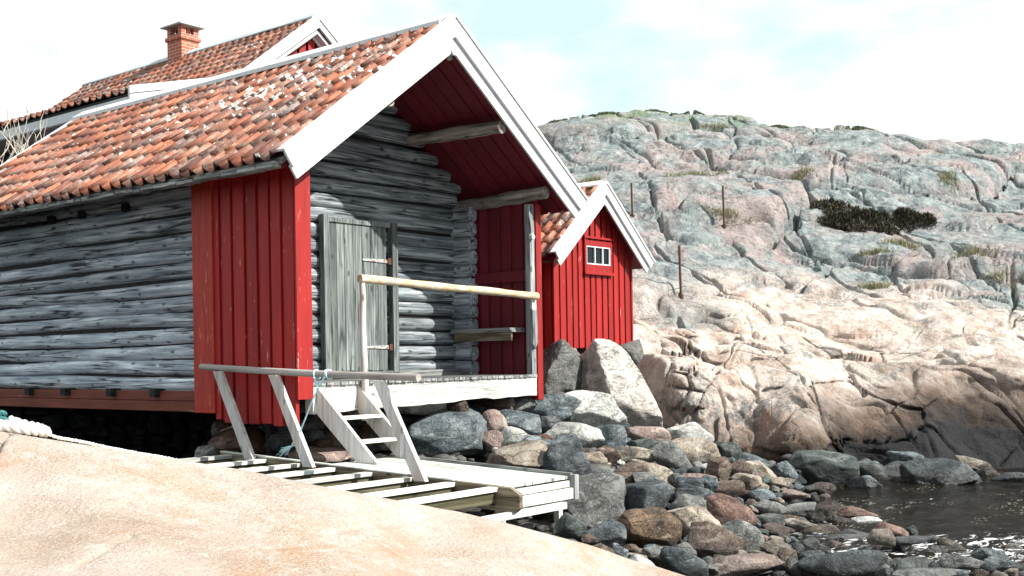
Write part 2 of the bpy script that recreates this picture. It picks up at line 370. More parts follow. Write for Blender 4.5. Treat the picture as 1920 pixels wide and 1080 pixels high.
ZP = [(-.45, 10, -1.2), (.30, 12.5, -1.95), (.44, 12, -2.0), (.44, 15, -2.15), (.34, 15.5, -2.05), (.44, 10, -1.62), (.36, 9.6, -1.55), (.2, 8.5, -1.75), (.5, 14, -2.2), (0, 8, -1.7), (-.2, 9, -1.5),
      (-.45, 20, .3), (-.45, 40, 2.0), (0, 56, 6.5), (.25, 56, 6.5), (.45, 56, 5.5), (.6, 45, 8), (.6, 14, -2.2), (-.35, 14, -.9)]
cps = []
for px, py, Z in CP:
    t, h = ray(px, py); cps.append((t, Z, CAM.z+h*Z))
cps += ZP
cps = np.array(cps)
def uv(t, Z): return np.stack([t*14, np.log(np.maximum(Z, 1))*7], -1)
def tps_fit(pts, lam=1e-3):
    P_ = uv(pts[:, 0], pts[:, 1]); n = len(P_)
    d2 = ((P_[:, None]-P_[None])**2).sum(-1); K = np.where(d2 > 0, d2*np.log(d2+1e-12), 0)+lam*np.eye(n)
    A = np.zeros((n+3, n+3)); A[:n, :n] = K; A[:n, n] = 1; A[:n, n+1:] = P_; A[n, :n] = 1; A[n+1:, :n] = P_.T
    return P_, np.linalg.solve(A, np.concatenate([pts[:, 2], np.zeros(3)]))
def tps_eval(fit, t, Z):
    P_, wgt = fit; q = uv(t.ravel(), Z.ravel()); r = np.empty(len(q)); n = len(P_)
    for i in range(0, len(q), 40000):
        b = q[i:i+40000]; d2 = ((b[:, None]-P_[None])**2).sum(-1)
        r[i:i+40000] = (d2*np.log(d2+1e-12))@wgt[:n]+wgt[n]+b@wgt[n+1:]
    return r.reshape(t.shape)
FIT = tps_fit(cps)
# coarse lookup grid of the spline for fast bilinear sampling
GT = np.linspace(-.6, .75, 220); GZ = np.linspace(7, 60, 330)
GG = tps_eval(FIT, *np.meshgrid(GT, GZ, indexing='ij'))
def baseH(t, Z):
    x = np.clip((t-GT[0])/(GT[1]-GT[0]), 0, len(GT)-1.001); y = np.clip((Z-GZ[0])/(GZ[1]-GZ[0]), 0, len(GZ)-1.001)
    i, j = x.astype(int), y.astype(int); fx, fy = x-i, y-j
    return GG[i, j]*(1-fx)*(1-fy)+GG[i+1, j]*fx*(1-fy)+GG[i, j+1]*(1-fx)*fy+GG[i+1, j+1]*fx*fy
def toW(t, Z, h):
    X = CAM.x+RT.x*t*Z+FW.x*Z; Y = CAM.y+RT.y*t*Z+FW.y*Z
    return np.stack([X, Y, h], -1)
def gridF(n, m):
    i = np.arange(n-1)[:, None]*m+np.arange(m-1)[None]
    return np.stack([i, i+m, i+m+1, i+1], -1).reshape(-1, 4)

def hillH(t, Z):
    x = t*Z; z = Z
    b = baseH(t, Z)
    smoothz = ss(.145, .185, t)*(1-ss(22.5, 25.5, Z+6*(.3-t)))        # the polished outcrop by the water
    wx = x+.55*fbm(x*.55, z*.55, 11, 3); wz_ = z+.8*fbm(x*.5+9, z*.5, 23, 3)
    h = b.copy()
    # large ledges
    out = np.zeros_like(b)
    for sc_, sy, k, off, gr, gw, seed in ((8.0, 5.6, .20, .17, .30, .016, 1), (3.4, 2.6, .16, .08, .13, .022, 5), (1.15, .85, .12, .022, .045, .04, 9)):
        f1, f2, cx, cy = voro(wx/sc_, wz_/sy, seed)
        ccx, ccz = cx*sc_, cy*sy
        bc = baseH(ccx/np.maximum(ccz, 1), ccz)
        r1 = h2(np.floor(cx*50), np.floor(cy*50), seed+3)-.5; r2 = h2(np.floor(cx*50), np.floor(cy*50), seed+4)-.5
        e = f2-f1
        m = (1-.86*smoothz)
        if seed == 9: m = m*(.15+.85*ss(-.05, .35, fbm(x*.3, z*.3, 77, 2)))
        d = np.clip(bc-b, -1.1, 1.1)*k*ss(0, .12, e) + 2*off*r1*ss(0, .14, e) + r2*off*1.2*(wx/sc_-cx)*ss(0, .12, e)
        d += gr*.28*(ss(0, .4, e)-.6) - gr*(1.6*r2+1.25)*np.exp(-(e/gw)**2)*2.0
        d += off*1.5*(r1*(wz_/sy-cy)*1.3+r2*(wx/sc_-cx))*ss(0, .06, e)
        out += d*m
    h += out
    h += (.22*fbm(x*.22+1, z*.75, 29, 4)+.16*fbm(x*.6, z*.6, 30, 3))*(1-.6*smoothz)
    h += .12*fbm(x*.9, z*.9, 31, 4)*(1-.4*smoothz) + .05*fbm(x*3.2, z*3.2, 37, 4)*(1-.6*smoothz)
    for a_, sd in ((.55, 401), (-.45, 403), (.1, 405)):         # long joints running diagonally over the slope
        u_ = x*math.cos(a_)+z*math.sin(a_)+.5*fbm(x*.3, z*.3, sd, 3); v_ = u_/3.7+.35*vnoise(z*.12-x*.1, x*.05, sd)
        fr = np.abs(v_-np.round(v_)); gt = ss(.42, .6, vnoise(x*.16+sd, z*.12, sd+1)); h -= .34*np.exp(-(fr/.013)**2)*gt*(1-.8*smoothz)
    # outcrop: long smooth swells, a few diagonal joints and hollows
    d1 = fbm(x*.33+.4*z*.33, z*.5, 41, 3)
    h += smoothz*(.30*d1)
    jl = np.abs(fbm(x*.5, z*.28, 51, 3)); h -= smoothz*.12*np.exp(-(jl/.016)**2)
    jl = np.abs(fbm(x*.25+3, z*.8, 57, 3)); h -= smoothz*.15*np.exp(-(jl/.02)**2)
    f1, f2, cx, cy = voro((wx+.5*wz_)/2.6, (wz_-.2*wx)/1.9, 71); e = f2-f1
    h += smoothz*.08*(ss(0, .5, e)-.6)
    # hillside fades back into the shore sheet at its foot
    return h
# ---- rocky hill
nt_, nz_ = 720, 780
tt = np.linspace(-.03, .62, nt_); zz = 15.6*(60/15.6)**(np.linspace(0, 1, nz_)**1.15)
T, Zg = np.meshgrid(tt, zz, indexing='ij')
H = hillH(T, Zg)
bb = baseH(T, Zg)
foot = ss(0, 1.0, Zg-(16.9+2.2*ss(.17, .08, T)+1.0*ss(.3, .45, T)))   # below this it sinks under the beach
H = H*foot+(bb-.5)*(1-foot)-(1-foot)*.2
xl = T*Zg; face = ss(.12, .16, T)*(1-ss(22.0, 25.0, Zg))
dl = .55*fbm(xl*.55+H*.5, H*.75-xl*.25, 201, 4)+.16*fbm(xl*1.9+H*1.2, H*2.2, 203, 4)
f1, f2, vx, vy = voro((xl+.7*H)/1.5+.35*fbm(xl, H, 207, 3), (H-.35*xl)/1.05+.35*fbm(xl+5, H, 209, 3), 211); e = f2-f1
gate = ss(-.1, .3, fbm(xl*.5, H*.6, 213, 2))
dl += (.16*np.exp(-(e/.05)**2)-.22*(h2(np.floor(vx*40), np.floor(vy*40), 5)-.5)*ss(0, .15, e))*(.25+.75*gate)
rub = np.exp(-((T-.142)/.022)**2)*(1-ss(21.5, 23, Zg))
f1, f2, vx, vy = voro(xl/.45, H/.32, 221); dl += rub*(.25*np.exp(-((f2-f1)/.12)**2)-.5*(h2(np.floor(vx*40), np.floor(vy*40), 7)-.5))
dl *= face*foot
Vh = toW(T, Zg, H)+dl[..., None]*np.array(FW)
warm = 1-ss(22.5, 27.0, Zg+5.0*fbm(T*Zg*.35, Zg*.3, 91, 4)-2.0*ss(.2, .3, T)*ss(.5, .35, T)+.6)
n = NT('hill granite'); co = n.wpos(); wm = n.attr('warm')
f = n.noise(co, .55, 7, .6, .5); g = n.noise(co, 2.6, 6, .65); q = n.noise(co, 9, 5, .72)
greyc = n.ramp(g, [(.32, (.06, .08, .09)), (.44, (.155, .185, .195)), (.58, (.27, .305, .305)), (.75, (.42, .425, .41))])
greyc = n.mix(n.ramp(f, [(.44, 0.), (.60, .75)]), greyc, (.34, .265, .25))
greyc = n.mix(n.ramp(n.noise(co, .9, 5, .6, 1.), [(.50, 0.), (.66, .7)]), greyc, (.20, .25, .235))
greyc = n.mix(n.ramp(q, [(.38, .6), (.46, 0.)]), greyc, (.06, .07, .075)); greyc = n.mix(n.ramp(q, [(.57, 0.), (.66, .35)]), greyc, (.50, .50, .48))
zc_ = n.wz()
greyc = n.mix(n.math('MULTIPLY', n.ramp(n.noise(co, 1.1, 4), [(.47, 0.), (.56, .85)]), n.ramp(n.math('MULTIPLY', zc_, .1), [(.78, 0.), (.93, 1.)])), greyc, (.10, .17, .08))
cream = n.ramp(g, [(.3, (.34, .27, .225)), (.46, (.50, .425, .375)), (.6, (.60, .54, .49)), (.78, (.68, .65, .62))])
cream = n.mix(n.ramp(n.noise(co, .8, 6, .6, .6), [(.54, 0.), (.66, .5)]), cream, (.36, .20, .13))
cream = n.mix(n.ramp(n.noise(co, 22, 3, .7), [(.36, .5), (.46, 0.)]), cream, (.28, .17, .12))
cream = n.mix(n.math('MULTIPLY', n.ramp(n.noise(co, .7, 5, .65), [(.54, 0.), (.62, .8)]), n.ramp(q, [(.42, 0.), (.55, 1.)])), cream, (.16, .18, .18))
c = n.mix(wm, greyc, cream)
zs = n.math('ADD', n.attr('tide'), n.math('MULTIPLY', n.math('SUBTRACT', n.noise(co, .75, 5, .6), .5), 1.6))
c = n.mix(n.ramp(n.math('MULTIPLY', n.math('ADD', zs, 2.0), .5), [(.46, .95), (.68, .62), (.92, 0.)]), c, (.070, .042, .026))
c = n.mix(n.ramp(n.math('MULTIPLY', n.math('ADD', zs, 2.0), .5), [(.32, .98), (.56, 0.)]), c, (.010, .011, .014))
wco = n.mix(.16, n.map((1, 1, 1.6), v=co), n.t.nodes.new('ShaderNodeTexNoise').outputs['Color'], 'ADD'); fine = n.vor(wco, 1.3, 'DISTANCE_TO_EDGE'); fl = n.ramp(fine, [(0, 1.), (.016, 0.)])
wob = n.noise(co, 1.4, 5, .6, 1.5); wl = n.ramp(wob, [(.488, 0.), (.5, 1.), (.512, 0.)])
crk = n.math('MULTIPLY', n.math('MAXIMUM', fl, wl), n.ramp(n.noise(co, .8, 3), [(.50, .0), (.62, 1.)]))
crk = n.math('MULTIPLY', crk, n.math('SUBTRACT', 1.0, n.math('MULTIPLY', wm, .75)))
hb = n.math('SUBTRACT', n.math('ADD', n.noise(co, 5, 8, .68), n.math('MULTIPLY', n.noise(co, 30, 4, .7), .2)), n.math('MULTIPLY', crk, .5))
M['hill'] = n.fin(c, .85, n.bump(hb, .13, 1.0))
o = np_mesh('rocky_hill', Vh.reshape(-1, 3), gridF(nt_, nz_), M['hill'], None, True, {'warm': warm.ravel(), 'tide': (H-.32*ss(.27, .38, T)+.28*(1-ss(.19, .25, T))).ravel()})
tag(o, kind='structure')

# ---- ground sheet (shore gravel, seabed), reaching the horizon
n = NT('dark shore gravel'); co = n.wpos()
c = n.ramp(n.vor(co, 9, 'F1', 'Color'), [(.0, (.01, .01, .01)), (.5, (.03, .028, .026)), (1, (.06, .056, .05))])
hb = n.math('SUBTRACT', 1.0, n.vor(co, 9)); M['gravel'] = n.fin(c, .7, n.bump(hb, .06, 1.0))
xs = np.concatenate([-np.geomspace(900, 32, 14), np.linspace(-30, 60, 260), np.geomspace(62, 900, 14)])
ys = np.concatenate([-np.geomspace(900, 42, 14), np.linspace(-40, 60, 280), np.geomspace(62, 900, 14)])
XX, YY = np.meshgrid(xs, ys, indexing='ij')
dx, dy = XX-CAM.x, YY-CAM.y; Zc = dx*FW.x+dy*FW.y; Xc = dx*RT.x+dy*RT.y
tcl = Xc/np.maximum(Zc, .5)
hb_ = baseH(np.clip(tcl, -.6, .7), np.clip(Zc, 7.6, 58))
inside = ss(5.5, 8.5, Zc)*ss(-.85, -.55, tcl)*(1-ss(.62, .9, tcl))*(1-ss(54, 62, Zc))
hill_dip = ss(16, 18.5, Zc)*ss(0.0, .05, tcl)*.9
GH = (hb_-.17-hill_dip-.3*ss(14, 20, Zc))*inside+(-3.0)*(1-inside)+.05*fbm(XX*1.2, YY*1.2, 5, 3)
o = np_mesh('ground', np.stack([XX, YY, GH], -1).reshape(-1, 3), gridF(len(xs), len(ys)), M['gravel'], None, True); tag(o, kind='structure')
# ---- water
WZ = -1.70
n = NT('dark shore water'); co = n.wpos()
n.b.inputs['Roughness'].default_value = .06; n.b.inputs['IOR'].default_value = 1.33
w1 = n.noise(n.map((1, 2.2, 1), (0, 0, R(51)), v=co), 1.9, 6, .6, .8); w2 = n.noise(co, 9, 3)
foamz = n.attr('foam')
fo = n.noise(n.map((1, 2.2, 1), (0, 0, R(51)), v=co), 3.5, 8, .68, 1.2)
fm = n.ramp(n.math('ADD', fo, n.math('MULTIPLY', foamz, .15)), [(.665, 0.), (.72, 1.)])
sc2 = n.vor(co, 17); scm = n.math('MULTIPLY', n.ramp(sc2, [(.2, 1.), (.28, 0.)]), n.ramp(n.noise(n.map((1, 2.4, 1), (0, 0, R(51)), v=co), .9, 6, .7), [(.55, 0.), (.62, 1.)]))
c = n.mix(fm, (.006, .005, .0035), (.60, .62, .64)); c = n.mix(n.math('MULTIPLY', scm, .75), c, (.50, .47, .34))
fr = n.math('ADD', n.math('MULTIPLY', n.math('MAXIMUM', fm, scm), .6), .06)
M['water'] = n.fin(c, fr, n.bump(n.math('ADD', w1, n.math('MULTIPLY', w2, .1)), .12, 1.0), .05)
xs = np.concatenate([-np.geomspace(900, 12, 10), np.linspace(-10, 30, 220), np.geomspace(32, 900, 12)])
ys = np.concatenate([-np.geomspace(900, 32, 12), np.linspace(-30, 20, 260), np.geomspace(22, 900, 12)])
XX, YY = np.meshgrid(xs, ys, indexing='ij'); dx, dy = XX-CAM.x, YY-CAM.y; Zc = dx*FW.x+dy*FW.y; Xc = dx*RT.x+dy*RT.y
near = (np.abs(XX-10) < 20)*(np.abs(YY+5) < 25)
WH = WZ+near*(.022*fbm(XX*1.1+YY*.6, YY*1.6, 3, 4))
tcl = Xc/np.maximum(Zc, .5); foam = np.clip(ss(13.4, 11.0, Zc)*1.0*ss(.2, .26, tcl)+.9*fbm(XX*.8, YY*.8, 15, 3), -.5, 1)
o = np_mesh('water', np.stack([XX, YY, WH], -1).reshape(-1, 3), gridF(len(xs), len(ys)), M['water'], None, True, {'foam': foam.ravel()}); tag(o, kind='structure')

# ---- foreground rock the photographer stands on
FP = [(0,806,7.2),(80,818,7.25),(150,829,7.3),(350,862,7.4),(550,898,7.5),(700,929,7.6),(950,976,7.8),(1100,1017,7.9),(1300,1081,8.0),(-300,800,7.2),(1500,1150,8.0)]
fp = []
for px, py, Z in FP:
    t, h = ray(px, py); fp.append((t, Z, CAM.z+h*Z)); fp.append((t, Z+1.0, CAM.z+h*Z-.75)); fp.append((t, Z+2.2, CAM.z+h*Z-2.4))
for px, py, Z in ((0,1080,4.2),(300,1080,4.5),(600,1080,5.0),(900,1080,5.9),(1150,1080,7.1),(0,930,5.7),(400,970,5.8),(800,1010,6.5),(-300,1080,4.2),(1500,1300,6),(200,1500,2.2),(900,1600,2.6),(-420,1090,4.0),(-900,1090,4.0),(-300,1450,2.3),(-900,1450,2.3),(-900,830,7.0)):
    t, h = ray(px, py); fp.append((t, Z, CAM.z+h*Z))
FF = tps_fit(np.array(fp))
def fgH(t, Z):
    h = tps_eval(FF, t, Z); x = t*Z
    r1 = fbm(x*.9, Z*.9, 61, 4); r2 = fbm(x*5, Z*5, 67, 4)
    return h+(.05*r1+.10*fbm(x*.45+3, Z*.5, 63, 3))*ss(6.9, 5.2, Z)+.008*r2
tt = np.linspace(-.85, .40, 440); zz = np.linspace(1.4, 10.0, 440); T, Zg = np.meshgrid(tt, zz, indexing='ij')
Hf = fgH(T, Zg)
CR = [(-900, 795), (-300, 799), (0, 805), (150, 829), (340, 859), (466, 879), (548, 897), (607, 909), (718, 930), (796, 944), (860, 956), (940, 975), (1100, 1017), (1300, 1081), (1500, 1150), (1900, 1330)]
crt = np.array([ray(a, b) for a, b in CR]); lim = CAM.z+np.interp(T, crt[:, 0], crt[:, 1])*Zg
exc = np.maximum(Hf-lim+.012, 0); Hf = Hf-exc*1.06
for (xa, ya, xb, yb, Za, Zb, dpt) in ((1020, 962, 1076, 946, 6.9, 7.35, .05), (-20, 900, 30, 822, 6.0, 7.0, .07), (120, 1062, 240, 1010, 4.6, 5.2, .03), (620, 1010, 860, 940, 5.9, 7.3, .02)):
    ta, tb = (xa-CX)/FPX, (xb-CX)/FPX; L2 = (tb-ta)**2*50+(Zb-Za)**2
    q_ = np.clip(((T-ta)*(tb-ta)*50+(Zg-Za)*(Zb-Za))/L2, 0, 1); dd = np.hypot((T-ta-q_*(tb-ta))*6.5, Zg-Za-q_*(Zb-Za)+.05*fbm(T*40, Zg*3, 5, 3)); Hf = Hf-dpt*np.exp(-(dd/.022)**2)
stain = .8*np.exp(-((T+.105)/.035)**2-((Zg-6.0)/.5)**2)+.6*np.exp(-((T+.03)/.03)**2-((Zg-6.7)/.35)**2)+.75*np.exp(-((T+.44)/.035)**2-((Zg-5.95)/.16)**2)+.25*ss(6.2, 5.2, Zg)
n = NT('pale foreground granite'); co = n.wpos()
g = n.noise(co, 1.3, 6, .6, .4); sp = n.noise(co, 55, 4, .75); sp2 = n.noise(co, 130, 2, .7)
c = n.ramp(g, [(.3, (.37, .295, .24)), (.48, (.47, .40, .345)), (.65, (.55, .49, .44))])
c = n.mix(n.ramp(n.noise(n.map((1, 1, 1), loc=(3, 1, 0), v=co), .8, 6, .65, .5), [(.53, 0.), (.66, .65)]), c, (.40, .25, .145))
c = n.mix(n.ramp(sp, [(.36, .5), (.46, 0.)]), c, (.30, .21, .15)); c = n.mix(n.ramp(sp, [(.53, 0.), (.64, .8)]), c, (.62, .59, .55))
c = n.mix(n.math('MULTIPLY', n.ramp(sp2, [(.30, .9), (.38, 0.)]), n.ramp(n.noise(co, 2.2, 4), [(.45, .2), (.6, .9)])), c, (.18, .12, .09))
st = n.noise(n.map((.7, 2.6, 1), (0, 0, R(20)), v=co), 1.6, 7, .65, .6)
c = n.mix(n.ramp(st, [(.60, 0.), (.68, .5), (.74, .2)]), c, (.36, .20, .10))
c = n.mix(n.math('MULTIPLY', n.attr('stain'), n.ramp(n.noise(co, 3.5, 6, .7), [(.35, .15), (.62, .95)])), c, (.36, .185, .085))
crk = n.ramp(n.noise(co, .5, 4, .5, .5), [(.498, 0.), (.5, 1.), (.502, 0.)])
crk = n.math('MULTIPLY', crk, n.ramp(n.noise(co, .9, 2), [(.60, 0.), (.64, 1.)])); c = n.mix(n.math('MULTIPLY', crk, .5), c, (.16, .09, .05))
c = n.mix(n.ramp(n.noise(co, 7, 6, .7), [(.36, .35), (.48, 0.)]), c, (.34, .24, .18)); c = n.mix(n.ramp(n.noise(co, 9, 5, .7), [(.54, 0.), (.66, .5)]), c, (.58, .54, .50))
hb = n.math('SUBTRACT', n.math('ADD', n.noise(co, 6, 9, .72), n.math('MULTIPLY', sp, .35)), n.math('MULTIPLY', crk, 1.2))
M['fg'] = n.fin(c, .8, n.bump(n.math('ADD', hb, n.math('MULTIPLY', sp, .5)), .03, 1.0))
o = np_mesh('foreground_rock', toW(T, Zg, Hf).reshape(-1, 3), gridF(440, 440), M['fg'], None, True, {'stain': stain.ravel()}); tag(o, kind='structure')

# ------------------------------------------------------------------ rocks
def ico(sub):
    import bmesh
    bm = bmesh.new(); bmesh.ops.create_icosphere(bm, subdivisions=sub, radius=1)
    V = np.array([v.co[:] for v in bm.verts]); F = np.array([[v.index for v in f.verts] for f in bm.faces]); bm.free(); return V, F
ICO = {k: ico(k) for k in (2, 3, 4, 5)}
def rock_mesh(seed, ang, sub=4):
    """unit boulder: planes cut from a sphere; ang 0 = rounded, 1 = angular"""
    rs = np.random.RandomState(seed); V, F = ICO[sub]; V = V/np.linalg.norm(V, axis=1)[:, None]
    k = 9+int(9*ang); N = rs.normal(size=(k, 3)); N /= np.linalg.norm(N, axis=1)[:, None]
    D = rs.uniform(.62-.12*ang, .97-.1*ang, k)
    dots = V@N.T; r = np.where(dots > .02, D/np.maximum(dots, .02), 9)
    p = 9+34*ang
    rr = (np.sum(r**(-p), 1)+1.05**(-p))**(-1/p)
    P3 = V*rr[:, None]
    nx = fbm(P3[:, 0]*1.6+seed, P3[:, 1]*1.6+P3[:, 2]*1.1, seed, 4); ny = fbm(P3[:, 2]*3.1+seed, P3[:, 0]*2.7-P3[:, 1]*1.9, seed+5, 4)
    P3 *= (1+(.10)*nx+(.03+.03*ang)*ny)[:, None]
    e = P3.max(0)-P3.min(0); P3 = (P3-(P3.max(0)+P3.min(0))/2)/e*2
    return P3, F
CACHE = {}
def rock_data(seed, ang, sub, mat):
    key = (seed, round(ang, 1), sub, mat.name)
    if key not in CACHE:
        V, F = rock_mesh(seed, round(ang, 1), sub); me = bpy.data.meshes.new('stone')
        n_ = len(F); me.vertices.add(len(V)); me.vertices.foreach_set('co', V.astype(np.float32).ravel())
        me.loops.add(n_*3); me.loops.foreach_set('vertex_index', F.astype(np.int32).ravel())
        me.polygons.add(n_); me.polygons.foreach_set('loop_start', (np.arange(n_)*3).astype(np.int32)); me.polygons.foreach_set('loop_total', np.full(n_, 3, np.int32))
        me.update(calc_edges=True); me.polygons.foreach_set('use_smooth', [True]*n_); me.materials.append(mat)
        if ang >= .7: me.set_sharp_from_angle(angle=R(32))
        CACHE[key] = me
    return CACHE[key]
def groundZ(px, py, z0=8.0, z1=26.0):
    t, h = ray(px, py); Z = np.linspace(z0, z1, 700); d = np.maximum(baseH(np.full_like(Z, t), Z), -1.78)-(CAM.z+h*Z)
    i = np.argmax(d >= 0); return float(Z[i]) if d[i] >= 0 else z1
YAWC = math.atan2(RT.y, RT.x)
PLACED = []
RS = random.Random(3)
def boulder(cx, cy, w_, h_, kind, ang, tilt, label, Z=None, group=None, depth=None, name='boulder', seed=None, sub=4, cat='rock'):
    if Z is None: Z = groundZ(cx, cy+h_*.30)
    p = wpt(cx, cy, Z); sx = w_/FPX*Z/2; sz = h_/FPX*Z/2
    sy = depth if depth else (sx*.5+sz*.5)*RS.uniform(.8, 1.05)
    o = bpy.data.objects.new(name, rock_data(seed if seed is not None else RS.randrange(18), ang, sub, ST[kind])); col.objects.link(o)
    o.matrix_world = Matrix.Translation(p+FW*sy*.35) @ Matrix.Rotation(YAWC, 4, 'Z') @ Matrix.Rotation(R(-tilt), 4, 'Y') @ Matrix.Rotation(R(RS.choice((0, 180))), 4, 'Z') @ Matrix.Diagonal((sx*1.05, sy, sz*1.08, 1))
    tag(o, label, cat, group); PLACED.append((cx, cy, w_, h_)); return o
